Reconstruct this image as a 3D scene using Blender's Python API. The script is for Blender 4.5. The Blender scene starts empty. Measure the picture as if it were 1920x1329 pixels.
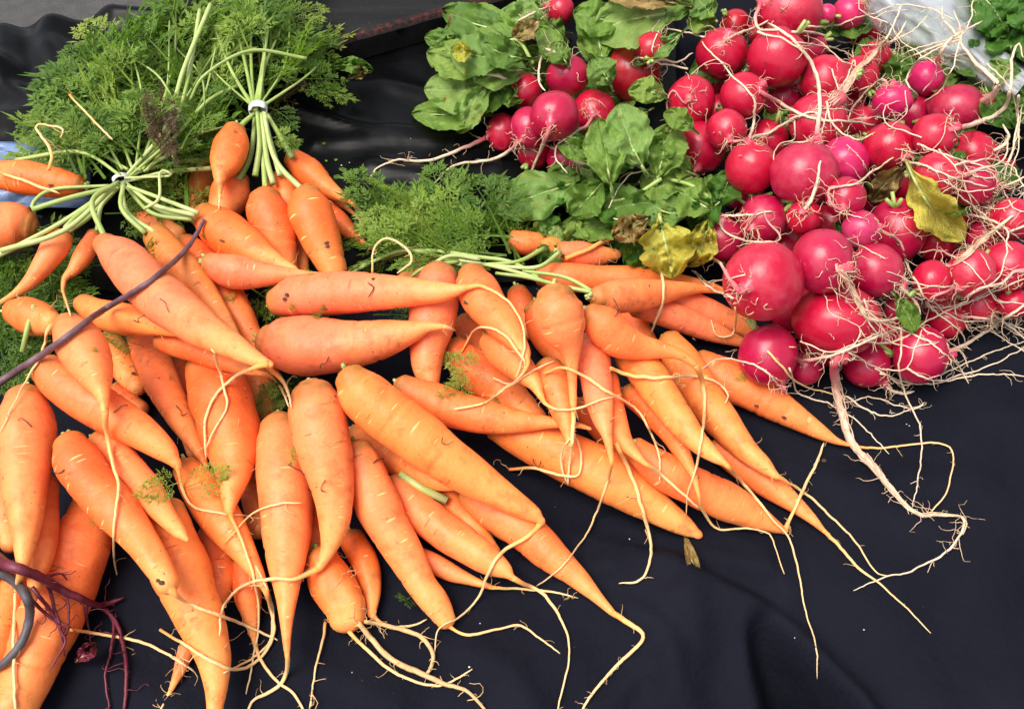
import bpy, bmesh, math, random
import numpy as np
from mathutils import Vector, Matrix, noise, Quaternion

R = math.radians
random.seed(7)
scene = bpy.context.scene
COL = scene.collection

# ------------------------------------------------------------------ camera
FPX = 1844.0                      # focal length in pixels of the 1920 px wide photograph
PITCH = R(54.0)
DIST = 0.68
C0 = np.array([0.0, -DIST * math.cos(PITCH), DIST * math.sin(PITCH)])
FW = np.array([0.0, math.cos(PITCH), -math.sin(PITCH)])
UP = np.array([0.0, math.sin(PITCH), math.cos(PITCH)])
RT = np.array([1.0, 0.0, 0.0])
cam_data = bpy.data.cameras.new('camera')
cam_data.sensor_width = 36.0
cam_data.lens = 36.0 * FPX / 1920.0
cam_data.clip_start = 0.01
cam_data.clip_end = 100.0
cam = bpy.data.objects.new('camera', cam_data)
COL.objects.link(cam)
cam.location = C0
cam.rotation_euler = (math.pi / 2 - PITCH, 0, 0)
scene.camera = cam

# ------------------------------------------------------------------ sky and sun (bright overcast)
SUN_EL, SUN_AZ = R(67), R(-112)       # azimuth from +Y towards +X
world = bpy.data.worlds.new('World')
scene.world = world
world.use_nodes = True
wn = world.node_tree
wn.nodes.clear()
sky = wn.nodes.new('ShaderNodeTexSky')
sky.sky_type = 'NISHITA'
sky.sun_disc = False
sky.sun_elevation = SUN_EL
sky.sun_rotation = SUN_AZ
sky.air_density = 1.0
sky.dust_density = 3.0
hs = wn.nodes.new('ShaderNodeHueSaturation')
hs.inputs['Saturation'].default_value = 0.28      # cloud cover: grey rather than blue
bg = wn.nodes.new('ShaderNodeBackground')
bg.inputs['Strength'].default_value = 0.09
wo = wn.nodes.new('ShaderNodeOutputWorld')
wn.links.new(sky.outputs[0], hs.inputs['Color'])
wn.links.new(hs.outputs[0], bg.inputs['Color'])
wn.links.new(bg.outputs[0], wo.inputs['Surface'])
sun_d = bpy.data.lights.new('sun', 'SUN')
sun_d.energy = 1.5
sun_d.angle = R(38)
sun_d.color = (1.0, 0.95, 0.86)
sun = bpy.data.objects.new('sun', sun_d)
COL.objects.link(sun)
sd = Vector((math.sin(SUN_AZ) * math.cos(SUN_EL), math.cos(SUN_AZ) * math.cos(SUN_EL), math.sin(SUN_EL)))
sun.rotation_euler = sd.to_track_quat('Z', 'Y').to_euler()
sun.location = sd * 5
vs = scene.view_settings
vs.view_transform = 'Standard'
vs.look = 'None'
vs.exposure = 1.4
vs.gamma = 1.0
vs.use_curve_mapping = False
scene.cycles.max_bounces = 6
scene.cycles.diffuse_bounces = 3
scene.cycles.glossy_bounces = 3
scene.cycles.transparent_max_bounces = 8

# ------------------------------------------------------------------ pixels -> places
def pdir(px, py):
    return FW + RT * ((px - 960.0) / FPX) + UP * ((664.5 - py) / FPX)

def at_s(px, py, s):
    return C0 + pdir(px, py) * s

def s_at_z(px, py, z):
    return (z - C0[2]) / pdir(px, py)[2]

def at(px, py, z=0.0):
    return at_s(px, py, s_at_z(px, py, z))

def to_px(p):
    d = np.asarray(p) - C0
    a = d @ FW
    return 960 + FPX * (d @ RT) / a, 664.5 - FPX * (d @ UP) / a

# cloth relief -------------------------------------------------------------
def seg_d(p, a, b):
    ab = b - a
    t = max(0.0, min(1.0, float((p - a) @ ab / (ab @ ab))))
    q = a + ab * t
    d = p - q
    side = ab[0] * d[1] - ab[1] * d[0]
    return math.hypot(*d), t, side

def sm(x):
    x = max(0.0, min(1.0, x))
    return x * x * (3 - 2 * x)

def P2(x, y):
    return at(x, y, 0.0)[:2]

FOLD_A = [P2(*q) for q in ((960, 985), (1120, 1030), (1260, 1085), (1400, 1155), (1470, 1205), (1590, 1330), (1650, 1420))]
FOLD_V = [P2(*q) for q in ((1392, 1162), (1438, 1212), (1495, 1278), (1545, 1345), (1600, 1440))]
CREASES = [([P2(*q) for q in pl], amp, w) for pl, amp, w in [
    (((1150, 985), (1260, 1025), (1400, 1090)), .004, .008),
    (((1180, 1220), (1240, 1170), (1290, 1230)), .005, .012),
    (((1230, 1329), (1255, 1240), (1200, 1170)), .004, .010),
    (((1420, 1040), (1560, 1120), (1760, 1360)), .006, .030),
    (((1640, 820), (1780, 800), (1960, 760)), .004, .016),
    (((1600, 940), (1760, 1000), (1960, 960)), .003, .020),
    (((700, 1230), (900, 1190), (1060, 1230)), .004, .020),
    (((560, 1329), (700, 1290), (900, 1329)), .004, .020),
    (((1080, 1040), (1180, 1110), (1300, 1180)), .003, .010),
    (((1300, 1010), (1420, 1050), (1470, 1120)), .006, .010),
    (((1250, 1060), (1330, 1060), (1420, 1080)), .006, .008),
    (((1050, 1120), (1150, 1150), (1230, 1200), (1260, 1300)), .009, .010),
    (((1280, 1140), (1300, 1230), (1290, 1340)), .008, .012),
    (((1130, 1340), (1190, 1270), (1250, 1250)), .008, .010),
    (((960, 1060), (1060, 1090), (1140, 1080)), .006, .009),
    (((1700, 1010), (1660, 1150), (1720, 1340)), .008, .026),
    (((1820, 940), (1840, 1100), (1900, 1340)), .008, .026),
    (((1480, 880), (1600, 920), (1700, 900)), .005, .014),
    (((560, 1240), (640, 1290), (740, 1340)), .007, .012),
    (((880, 1230), (960, 1270), (1000, 1340)), .008, .012),
    (((200, 1250), (260, 1290), (330, 1340)), .006, .012),
]]
def boxed(cr):
    out = []
    for pl, amp, w in cr:
        A = np.array(pl)
        out.append((pl, amp, w, A[:, 0].min() - 3 * w, A[:, 0].max() + 3 * w, A[:, 1].min() - 3 * w, A[:, 1].max() + 3 * w))
    return out
CREASES = boxed(CREASES)
FX0, FX1 = min(q[0] for q in FOLD_A) - .13, max(q[0] for q in FOLD_A) + .26
FY1 = max(q[1] for q in FOLD_A) + .13
def cloth_z(x, y):
    z = 0.0025 * noise.noise((x * 9, y * 9, 1.3)) + 0.0010 * noise.noise((x * 28, y * 28, 4.1))
    if y > 0.12:
        return z
    p = np.array([x, y])
    if FX0 < x < FX1 and y < FY1:
        best = (9, 0, 0, 0)
        for i in range(len(FOLD_A) - 1):
            d, t, s_ = seg_d(p, FOLD_A[i], FOLD_A[i + 1])
            if d < best[0]:
                best = (d, i + t, s_, i)
        d, u, s_, _ = best
        k = sm(u / 2.5)
        z += k * 0.022 * math.exp(-(d / (0.010 if s_ > 0 else 0.030)) ** 2)      # the ridge of the fold
        best = (9, 0)
        for i in range(len(FOLD_V) - 1):
            d, t, s_ = seg_d(p, FOLD_V[i], FOLD_V[i + 1])
            if d < best[0]: best = (d, (i + t) / (len(FOLD_V) - 1), s_)
        d, u, s_ = best
        D_ = (.006 + .12 * u) * sm(u * 7)                        # and the deep tuck beside it
        z -= D_ * (math.exp(-(d / .009) ** 2) if s_ > 0 else 1 - sm(d / (.008 + .050 * u)))
    for pl, amp, w, bx0, bx1, by0, by1 in CREASES:
        if not (bx0 < x < bx1 and by0 < y < by1): continue
        dd = min(seg_d(p, pl[i], pl[i + 1])[0] for i in range(len(pl) - 1))
        if dd < w * 3:
            z += amp * math.exp(-(dd / w) ** 2)
    return z

# ------------------------------------------------------------------ settling: every thing rests on what was laid before it
SP = np.zeros((20000, 4)); NS = 0
def add_sphere(p, r):
    global NS
    SP[NS, :3] = p; SP[NS, 3] = r; NS += 1

def rest_s(px, py, w, base=0.0, k=0.95, skip=None):
    """largest depth along this ray at which a ball of w pixels lies free on the cloth or the things below"""
    d = pdir(px, py)
    s = s_at_z(px, py, base)
    for _ in range(3):
        r = 0.5 * w * s / FPX
        cz = 0.0
        for _k in range(4 if base < 0.001 else 0):
            p = C0 + d * s_at_z(px, py, base + r + cz)
            cz = .5 * cz + .5 * ground_z(p[0], p[1]) if _k else ground_z(p[0], p[1])
        st = s_at_z(px, py, base + r + cz)
        s = st
        if NS:
            S = SP[:NS]
            rel = S[:, :3] - C0
            dn = math.sqrt(d @ d)
            u = d / dn
            b = rel @ u
            d2 = (rel * rel).sum(1) - b * b
            R2 = (k * (r + S[:, 3])) ** 2
            m = d2 < R2
            if skip is not None:
                m[skip[0]:skip[1]] = False
            if m.any():
                near = (b[m] - np.sqrt(R2[m] - d2[m])) / dn
                s = min(s, near.min())
    return s

# ------------------------------------------------------------------ object helpers
def mesh_obj(name, verts, faces, mat, parent=None, smooth=True, uv=None, along=None, kind=None):
    me = bpy.data.meshes.new(name)
    me.from_pydata([tuple(v) for v in verts], [], faces)
    if smooth:
        me.polygons.foreach_set('use_smooth', [True] * len(me.polygons))
    if uv is not None:
        l = me.uv_layers.new(name='UVMap')
        vi = np.empty(len(me.loops), dtype=np.int32)
        me.loops.foreach_get('vertex_index', vi)
        l.data.foreach_set('uv', np.asarray(uv, dtype=np.float32)[vi].ravel())
    if along is not None:
        a = me.attributes.new('along', 'FLOAT', 'POINT')
        a.data.foreach_set('value', np.asarray(along, dtype=np.float32))
    if mat is not None:
        me.materials.append(mat)
    me.update()
    o = bpy.data.objects.new(name, me)
    COL.objects.link(o)
    if parent is not None:
        o.parent = parent
        o.matrix_parent_inverse = Matrix.Translation(parent.location).inverted()
    if kind:
        o['kind'] = kind
    return o

def thing(name, label, cat, loc, group=None):
    o = bpy.data.objects.new(name, None)
    o.empty_display_size = 0.01
    COL.objects.link(o)
    o.location = tuple(loc)
    o['label'] = label; o['category'] = cat
    if group:
        o['group'] = group
    return o

def tag(o, label, cat, group=None):
    o['label'] = label; o['category'] = cat
    if group:
        o['group'] = group
    return o

def resample(pts, step):
    """Catmull-Rom through rows of pts (x, y, ...), even steps of image length"""
    P = np.asarray(pts, float)
    if len(P) == 2:
        P = np.array([P[0], (P[0] + P[1]) / 2, P[1]])
    E = np.vstack([2 * P[0] - P[1], P, 2 * P[-1] - P[-2]])
    out = []
    for i in range(1, len(E) - 2):
        a, b, c, d = E[i - 1], E[i], E[i + 1], E[i + 2]
        for t in np.linspace(0, 1, 24, endpoint=False):
            out.append(0.5 * ((2 * b) + (c - a) * t + (2 * a - 5 * b + 4 * c - d) * t * t + (3 * b - a - 3 * c + d) * t ** 3))
    out.append(P[-1])
    out = np.array(out)
    L = np.concatenate([[0], np.cumsum(np.hypot(*np.diff(out[:, :2], axis=0).T))])
    n = max(4, int(L[-1] / step) + 1)
    q = np.linspace(0, L[-1], n)
    res = np.stack([np.interp(q, L, out[:, j]) for j in range(P.shape[1])], 1)
    return res, L[-1]

def frames(Q):
    T = np.gradient(Q, axis=0)
    T /= np.linalg.norm(T, axis=1)[:, None] + 1e-12
    ref = -FW
    N = np.cross(T[0], ref)
    if np.linalg.norm(N) < 1e-3:
        N = np.cross(T[0], RT)
    N /= np.linalg.norm(N)
    Ns = []
    for i in range(len(Q)):
        N = N - T[i] * (N @ T[i])
        N /= np.linalg.norm(N) + 1e-12
        Ns.append(N)
    Ns = np.array(Ns)
    return T, Ns, np.cross(T, Ns)

def tube(Q, rad, seg=6, lump=None, u0=0.0):
    """verts, faces, uv, along of a closed tube"""
    n = len(Q)
    T, N, B = frames(Q)
    ang = np.linspace(0, 2 * math.pi, seg, endpoint=False)
    L = np.concatenate([[0], np.cumsum(np.linalg.norm(np.diff(Q, axis=0), axis=1))])
    rr = np.repeat(np.asarray(rad)[:, None], seg, 1)
    if lump is not None:
        rr = rr * lump
    V = Q[:, None, :] + rr[..., None] * (np.cos(ang)[None, :, None] * N[:, None, :] + np.sin(ang)[None, :, None] * B[:, None, :])
    V = V.reshape(-1, 3)
    F = []
    for i in range(n - 1):
        a = i * seg; b = a + seg
        for j in range(seg):
            k = (j + 1) % seg
            F.append((a + j, a + k, b + k, b + j))
    F.append(tuple(range(seg - 1, -1, -1)))
    F.append(tuple(range((n - 1) * seg, n * seg)))
    uu = np.abs(ang / math.pi - 1.0) * 1.0 + u0     # mirrored so there is no seam
    uv = np.stack([np.tile(uu, n), np.repeat(L, seg)], 1)
    al = np.repeat(L / max(L[-1], 1e-9), seg)
    return V, F, uv, al

def join(parts):
    V = []; F = []; U = []; A = []; o = 0
    for v, f, u, a in parts:
        V.append(v); U.append(u); A.append(a)
        F += [tuple(i + o for i in q) for q in f]
        o += len(v)
    return np.vstack(V), F, np.vstack(U), np.concatenate(A)

def gsmooth(a, sig):
    n = int(3 * sig) + 1
    k = np.exp(-0.5 * (np.arange(-n, n + 1) / sig) ** 2); k /= k.sum()
    return np.convolve(np.pad(a, n, mode='edge'), k, 'valid')

LEAFY = [([(1630,-40),(1760,-40),(1940,120),(1940,190),(1800,150),(1640,70)], .085), ([(1760,-60),(1940,-60),(1940,150),(1800,90)], .085),
         ([(1830,150),(1940,150),(1940,360),(1830,330)], .05), ([(1040,200),(1300,200),(1340,470),(1050,430)], .05), ([(790,-40),(1300,-40),(1300,150),(900,190),(780,230)], .06)]
def leafy(x, y):
    for poly, h in LEAFY:
        c = False; j = len(poly) - 1
        for i in range(len(poly)):
            xi, yi = poly[i]; xj, yj = poly[j]
            if (yi > y) != (yj > y) and x < (xj - xi) * (y - yi) / (yj - yi) + xi: c = not c
            j = i
        if c: return h
    return 0.0

def lay_string(pts, s0=None, kink=1.0, base=0.0, lift=0.0, step=7.0, free=False, seed=0):
    """a limp thread through pixel points (x, y, w): lies on whatever is below it. returns points, radii"""
    P, L = resample(pts, step)
    rng = random.Random(seed)
    n = len(P)
    if kink:
        for i in range(1, n):
            f = min(1, i / 3)
            P[i, 0] += kink * f * 1.7 * noise.noise((i * 0.31, seed * 1.7, 0.5)) + kink * f * rng.uniform(-.5, .5)
            P[i, 1] += kink * f * 1.7 * noise.noise((i * 0.31, seed * 1.7, 9.5)) + kink * f * rng.uniform(-.5, .5)
    req = np.array([rest_s(x, y, max(w, 1.5), max(base, leafy(x, y)), k=1.0) for x, y, w in P])
    s = req.copy()
    for j in range(n):
        s[j] = req[max(0, j - 1):j + 2].min()
    s = gsmooth(s, 2.5)
    s = np.minimum(s, req) - lift - .0006
    if s0 is not None:
        m = min(n, 7)
        for j in range(m):
            f = sm(j / (m - 1)) if m > 1 else 0
            s[j] = s0 * (1 - f) + s[j] * f
    Q = np.array([at_s(P[i, 0], P[i, 1], s[i]) for i in range(n)])
    rad = 0.5 * np.maximum(P[:, 2], 1.6) * s / FPX * np.clip(np.linspace(9, .5, n), 0, 1) ** .6
    return Q, rad, P, s

def hairs(Q, rad, count, lmin, lmax, seed, t0=0.0, t1=1.0, droop=.5, r=0.00018):
    """fine rootlets leaving a root, as mesh parts"""
    rng = random.Random(seed); out = []
    n = len(Q)
    for c in range(count):
        i = int((t0 + (t1 - t0) * rng.random()) * (n - 1))
        p = np.array(Q[i], float)
        d = np.array([rng.gauss(0, 1), rng.gauss(0, 1), rng.gauss(0, .6)]); d /= np.linalg.norm(d)
        ln = rng.uniform(lmin, lmax); m = 6
        pts = [p.copy()]
        for j in range(m):
            d = d + np.array([rng.gauss(0, .5), rng.gauss(0, .5), rng.gauss(0, .4) - droop * .15]); d /= np.linalg.norm(d)
            p = p + d * ln / m
            if p[2] < 0.001: p[2] = 0.001
            pts.append(p.copy())
        out.append(tube(np.array(pts), np.linspace(r * 1.3, r * .6, m + 1), 3))
    return out

# ------------------------------------------------------------------ materials
def new_mat(name):
    m = bpy.data.materials.new(name); m.use_nodes = True
    nt = m.node_tree
    return m, nt, nt.nodes['Principled BSDF'], nt.nodes['Material Output']

class NB:
    def __init__(s, nt): s.nt = nt
    def n(s, t, **kw):
        nd = s.nt.nodes.new(t)
        for k, v in kw.items(): setattr(nd, k, v)
        return nd
    def l(s, a, b): s.nt.links.new(a, b)
    def val(s, a, sock):
        if hasattr(a, 'is_output'): s.l(a, sock)
        else: sock.default_value = a
    def math(s, op, a, b=0.0, clamp=False):
        nd = s.n('ShaderNodeMath', operation=op, use_clamp=clamp)
        s.val(a, nd.inputs[0]); s.val(b, nd.inputs[1]); return nd.outputs[0]
    def mix(s, f, a, b, mode='MIX'):
        nd = s.n('ShaderNodeMix', data_type='RGBA', blend_type=mode)
        s.val(f, nd.inputs[0])
        for q, i in ((a, 6), (b, 7)):
            if hasattr(q, 'is_output'): s.l(q, nd.inputs[i])
            else: nd.inputs[i].default_value = (*q, 1)
        return nd.outputs[2]
    def noise(s, vec, scale, detail=3, rough=.55):
        nd = s.n('ShaderNodeTexNoise'); nd.inputs['Scale'].default_value = scale
        nd.inputs['Detail'].default_value = detail; nd.inputs['Roughness'].default_value = rough
        if vec is not None: s.l(vec, nd.inputs['Vector'])
        return nd.outputs[0]
    def ramp(s, f, stops):
        nd = s.n('ShaderNodeValToRGB'); s.l(f, nd.inputs[0])
        e = nd.color_ramp.elements
        while len(e) < len(stops): e.new(0.5)
        for q, (p, c) in zip(e, stops):
            q.position = p; q.color = (*c, 1) if len(c) == 3 else c
        return nd.outputs[0]
    def mr(s, v, a, b, c=0.0, d=1.0):
        nd = s.n('ShaderNodeMapRange'); s.val(v, nd.inputs[0])
        for i, q in enumerate((a, b, c, d)): nd.inputs[i + 1].default_value = q
        return nd.outputs[0]
    def bump(s, h, strength, dist, normal=None):
        nd = s.n('ShaderNodeBump'); nd.inputs['Strength'].default_value = strength; nd.inputs['Distance'].default_value = dist
        s.l(h, nd.inputs['Height'])
        if normal is not None: s.l(normal, nd.inputs['Normal'])
        return nd.outputs[0]

def mat_carrot():
    m, nt, bs, out = new_mat('carrot_skin'); b = NB(nt)
    al = b.n('ShaderNodeAttribute', attribute_name='along').outputs['Fac']
    rnd = b.n('ShaderNodeObjectInfo').outputs['Random']
    geo = b.n('ShaderNodeNewGeometry').outputs['Position']
    uv = b.n('ShaderNodeUVMap').outputs[0]
    n1 = b.noise(geo, 45, 3)
    n2 = b.noise(geo, 160, 4)
    a2 = b.math('ADD', al, b.math('MULTIPLY', b.math('SUBTRACT', n1, .5), .35))
    base = b.ramp(a2, [(0.0, (.76, .105, .010)), (.35, (.84, .135, .012)), (.72, (.89, .18, .022)), (.93, (.90, .28, .06)), (1.0, (.84, .40, .13))])
    tint = b.n('ShaderNodeObjectInfo').outputs['Color']
    pale = b.mix(.62, base, tint)
    pale = b.mix(b.mr(a2, .45, 1.0, 0, .80), pale, (.93, .33, .085))
    blot = b.mix(b.mr(n1, .50, .72, 0, .35), pale, (.94, .28, .075))
    blot = b.mix(b.mr(b.noise(geo, 85, 3), .50, .68, 0, .42), blot, (.78, .09, .009))
    # lenticels: short pale transverse marks
    sep = b.n('ShaderNodeSeparateXYZ'); b.l(uv, sep.inputs[0])
    cmb = b.n('ShaderNodeCombineXYZ')
    b.l(b.math('MULTIPLY', sep.outputs[0], 2.6), cmb.inputs[0])
    b.l(b.math('MULTIPLY', sep.outputs[1], 330.0), cmb.inputs[1])
    b.l(b.math('MULTIPLY', rnd, 50.0), cmb.inputs[2])
    vo = b.n('ShaderNodeTexVoronoi'); b.l(cmb.outputs[0], vo.inputs['Vector']); vo.inputs['Scale'].default_value = 1
    sc = b.n('ShaderNodeSeparateColor'); b.l(vo.outputs['Color'], sc.inputs[0])
    size = b.mr(sc.outputs[0], .45, 1.0, 0.0, .30)
    len_m = b.math('MULTIPLY', b.mr(b.math('SUBTRACT', size, vo.outputs['Distance']), 0.0, .10), 1.0, True)
    c2 = b.mix(b.math('MULTIPLY', len_m, b.mr(sc.outputs[2], 0, 1, .2, .75)), blot, (.97, .56, .22))
    # soil: thin smears and specks
    d1 = b.math('MULTIPLY', b.mr(b.noise(geo, 70, 5, .7), .53, .70), b.mr(n2, .42, .60))
    dirt = b.math('MULTIPLY', d1, b.mr(b.math('FRACT', b.math('MULTIPLY', rnd, 3.7)), 0, 1, .25, .9))
    v2 = b.n('ShaderNodeTexVoronoi'); b.l(geo, v2.inputs['Vector']); v2.inputs['Scale'].default_value = 210
    s2 = b.n('ShaderNodeSeparateColor'); b.l(v2.outputs['Color'], s2.inputs[0])
    speck = b.math('LESS_THAN', v2.outputs['Distance'], b.mr(s2.outputs[0], .80, 1.0, 0.0, .15))
    fine = b.noise(geo, 520, 4, .7)
    c2 = b.mix(b.mr(fine, .50, .75, 0, .20), c2, (.62, .10, .012))
    c2 = b.mix(b.mr(fine, .50, .30, 0, .14), c2, (.98, .42, .14))
    c3 = b.mix(b.math('MULTIPLY', dirt, .95), c2, (.20, .075, .02))
    c4 = b.mix(b.math('MULTIPLY', speck, .8), c3, (.10, .035, .012))
    # dark hairline cracks and soil lodged in the rings
    cm3 = b.n('ShaderNodeCombineXYZ')
    b.l(b.math('MULTIPLY', sep.outputs[0], 1.7), cm3.inputs[0])
    b.l(b.math('MULTIPLY', sep.outputs[1], 260.0), cm3.inputs[1])
    b.l(b.math('MULTIPLY', rnd, 83.0), cm3.inputs[2])
    v3 = b.n('ShaderNodeTexVoronoi'); b.l(cm3.outputs[0], v3.inputs['Vector']); v3.inputs['Scale'].default_value = 1
    s3 = b.n('ShaderNodeSeparateColor'); b.l(v3.outputs['Color'], s3.inputs[0])
    crack = b.math('MULTIPLY', b.mr(b.math('SUBTRACT', b.mr(s3.outputs[1], .55, 1.0, 0.0, .26), v3.outputs['Distance']), 0, .05), b.mr(n2, .40, .58))
    c4 = b.mix(b.math('MULTIPLY', crack, .55), c4, (.26, .07, .015))
    crown = b.math('MULTIPLY', b.mr(al, .004, .05, 1, 0), b.mr(n2, .25, .6, .4, 1))
    c5 = b.mix(b.math('MULTIPLY', crown, .75), c4, (.24, .13, .02))
    b.l(c5, bs.inputs['Base Color'])
    b.l(b.mr(n2, .3, .7, .44, .64), bs.inputs['Roughness'])
    bs.inputs['Subsurface Weight'].default_value = 0.0
    bs.inputs['Subsurface Radius'].default_value = (.006, .0022, .0006)
    bs.inputs['Subsurface Scale'].default_value = .6
    bs.inputs['Specular IOR Level'].default_value = .42
    # grooves round the root
    cm2 = b.n('ShaderNodeCombineXYZ')
    b.l(b.math('MULTIPLY', sep.outputs[0], 1.6), cm2.inputs[0])
    b.l(b.math('MULTIPLY', sep.outputs[1], 420.0), cm2.inputs[1])
    b.l(b.math('MULTIPLY', rnd, 31.0), cm2.inputs[2])
    gr = b.noise(cm2.outputs[0], 1.0, 2, .6)
    h = b.math('ADD', b.math('MULTIPLY', len_m, -.9), b.math('ADD', b.math('MULTIPLY', n2, .55), b.math('MULTIPLY', gr, .35)))
    h = b.math('ADD', h, b.math('ADD', b.math('MULTIPLY', fine, .35), b.math('MULTIPLY', crack, -.9)))
    b.l(b.bump(h, .40, .0012), bs.inputs['Normal'])
    return m

def mat_root(name, stops, dirt=.35, rough=.7):
    m, nt, bs, out = new_mat(name); b = NB(nt)
    al = b.n('ShaderNodeAttribute', attribute_name='along').outputs['Fac']
    geo = b.n('ShaderNodeNewGeometry').outputs['Position']
    n1 = b.noise(geo, 120, 4, .65)
    c = b.ramp(b.math('ADD', al, b.math('MULTIPLY', b.math('SUBTRACT', n1, .5), .25)), stops)
    c = b.mix(b.math('MULTIPLY', b.mr(n1, .5, .72), dirt), c, (.20, .11, .045))
    b.l(c, bs.inputs['Base Color'])
    bs.inputs['Roughness'].default_value = rough
    bs.inputs['Specular IOR Level'].default_value = .25
    b.l(b.bump(b.noise(geo, 700, 3), .5, .0006), bs.inputs['Normal'])
    return m

def mat_radish():
    m, nt, bs, out = new_mat('radish_skin'); b = NB(nt)
    al = b.n('ShaderNodeAttribute', attribute_name='along').outputs['Fac']
    rnd = b.n('ShaderNodeObjectInfo').outputs['Random']
    geo = b.n('ShaderNodeNewGeometry').outputs['Position']
    n1 = b.noise(geo, 38, 4)
    n2 = b.noise(geo, 210, 5, .68)
    n3 = b.noise(geo, 90, 4, .6)
    oi = b.n('ShaderNodeObjectInfo')
    base = b.mix(b.mr(n1, .35, .7, 0, .45), oi.outputs['Color'], (.40, .004, .020))
    # dusty bloom left by dried soil: pale pink veil with fine grain
    dust = b.math('MULTIPLY', b.mr(n3, .40, .72), oi.outputs['Alpha'])
    dust = b.math('MULTIPLY', dust, b.mr(n2, .30, .62, .35, 1))
    c = b.mix(dust, base, (.56, .09, .12))
    # root end pales to pink-white
    c = b.mix(b.math('MULTIPLY', b.mr(b.math('ADD', al, b.math('MULTIPLY', b.math('SUBTRACT', n3, .5), .10)), .93, 1.0), .55), c, (.78, .30, .33))
    # corky scars and pits
    v = b.n('ShaderNodeTexVoronoi'); b.l(geo, v.inputs['Vector']); v.inputs['Scale'].default_value = 120
    s2 = b.n('ShaderNodeSeparateColor'); b.l(v.outputs['Color'], s2.inputs[0])
    pit = b.math('MULTIPLY', b.math('LESS_THAN', v.outputs['Distance'], b.mr(s2.outputs[0], .84, 1.0, 0, .32)), b.mr(n2, .42, .5))
    c = b.mix(b.math('MULTIPLY', pit, .6), c, (.20, .012, .03))
    scar = b.math('MULTIPLY', b.mr(b.noise(geo, 55, 6, .75), .66, .76), b.mr(n2, .48, .58))
    c = b.mix(b.math('MULTIPLY', scar, .55), c, (.72, .40, .32))
    b.l(c, bs.inputs['Base Color'])
    b.l(b.math('ADD', b.mr(dust, 0, .5, .30, .52), b.math('MULTIPLY', b.math('SUBTRACT', n2, .5), .2)), bs.inputs['Roughness'])
    bs.inputs['Subsurface Weight'].default_value = 0.00
    bs.inputs['Subsurface Radius'].default_value = (.004, .0008, .001)
    bs.inputs['Subsurface Scale'].default_value = .5
    h = b.math('ADD', b.math('MULTIPLY', n2, .5), b.math('ADD', b.math('MULTIPLY', n3, .9), b.math('MULTIPLY', pit, -.5)))
    b.l(b.bump(h, .28, .0012), bs.inputs['Normal'])
    return m

def mat_leaf(name, cols, trans=.35, vein=None, rough=.5, brown=.0, spots=(.35, .22, .03)):
    m, nt, bs, out = new_mat(name); b = NB(nt)
    rnd = b.n('ShaderNodeObjectInfo').outputs['Random']
    geo = b.n('ShaderNodeNewGeometry').outputs['Position']
    n1 = b.noise(geo, 40, 4)
    n2 = b.noise(geo, 260, 3)
    f = b.math('ADD', b.math('MULTIPLY', rnd, .8), b.math('ADD', b.math('MULTIPLY', n1, .5), -.15))
    st = [(i / (len(cols) - 1), c) for i, c in enumerate(cols)]
    c = b.ramp(f, st)
    c = b.mix(b.mr(n2, .35, .7, 0, .35), c, tuple(q * .6 for q in cols[0]))
    if brown:
        c = b.mix(b.math('MULTIPLY', b.mr(b.noise(geo, 60, 5, .7), .60 - .25 * brown, .72 - .2 * brown), .9), c, spots)
    nrm = None
    h = n2
    if vein:
        uv = b.n('ShaderNodeUVMap').outputs[0]
        sep = b.n('ShaderNodeSeparateXYZ'); b.l(uv, sep.inputs[0])
        ax = b.math('ABSOLUTE', sep.outputs[0])
        ph = b.math('SUBTRACT', b.math('MULTIPLY', sep.outputs[1], 9.0), b.math('MULTIPLY', ax, 4.2))
        ph = b.math('ADD', ph, b.math('MULTIPLY', b.noise(geo, 60, 2), .8))
        w = b.math('ABSOLUTE', b.math('SUBTRACT', b.math('FRACT', ph), .5))
        vn = b.math('MAXIMUM', b.mr(w, 0, .09, 1, 0), b.mr(ax, 0.015, .06, 1, 0))
        v3 = b.n('ShaderNodeTexVoronoi', feature='DISTANCE_TO_EDGE'); b.l(geo, v3.inputs['Vector']); v3.inputs['Scale'].default_value = 170
        net = b.mr(v3.outputs['Distance'], 0, .08, 1, 0)
        c = b.mix(b.math('MULTIPLY', vn, .42), c, vein)
        c = b.mix(b.math('MULTIPLY', net, .16), c, vein)
        h = b.math('ADD', b.math('MULTIPLY', vn, -1.0), b.math('ADD', b.math('MULTIPLY', net, -.5), b.math('MULTIPLY', n2, .5)))
    b.l(c, bs.inputs['Base Color'])
    bs.inputs['Roughness'].default_value = rough
    bs.inputs['Specular IOR Level'].default_value = .35
    b.l(b.bump(h, .55, .0011), bs.inputs['Normal'])
    tr = b.n('ShaderNodeBsdfTranslucent')
    hsv = b.n('ShaderNodeHueSaturation'); hsv.inputs['Value'].default_value = 1.5; hsv.inputs['Saturation'].default_value = 1.1
    b.l(c, hsv.inputs['Color']); b.l(hsv.outputs[0], tr.inputs[0])
    mx = b.n('ShaderNodeMixShader'); mx.inputs[0].default_value = trans
    b.l(bs.outputs[0], mx.inputs[1]); b.l(tr.outputs[0], mx.inputs[2]); b.l(mx.outputs[0], out.inputs[0])
    return m

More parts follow.
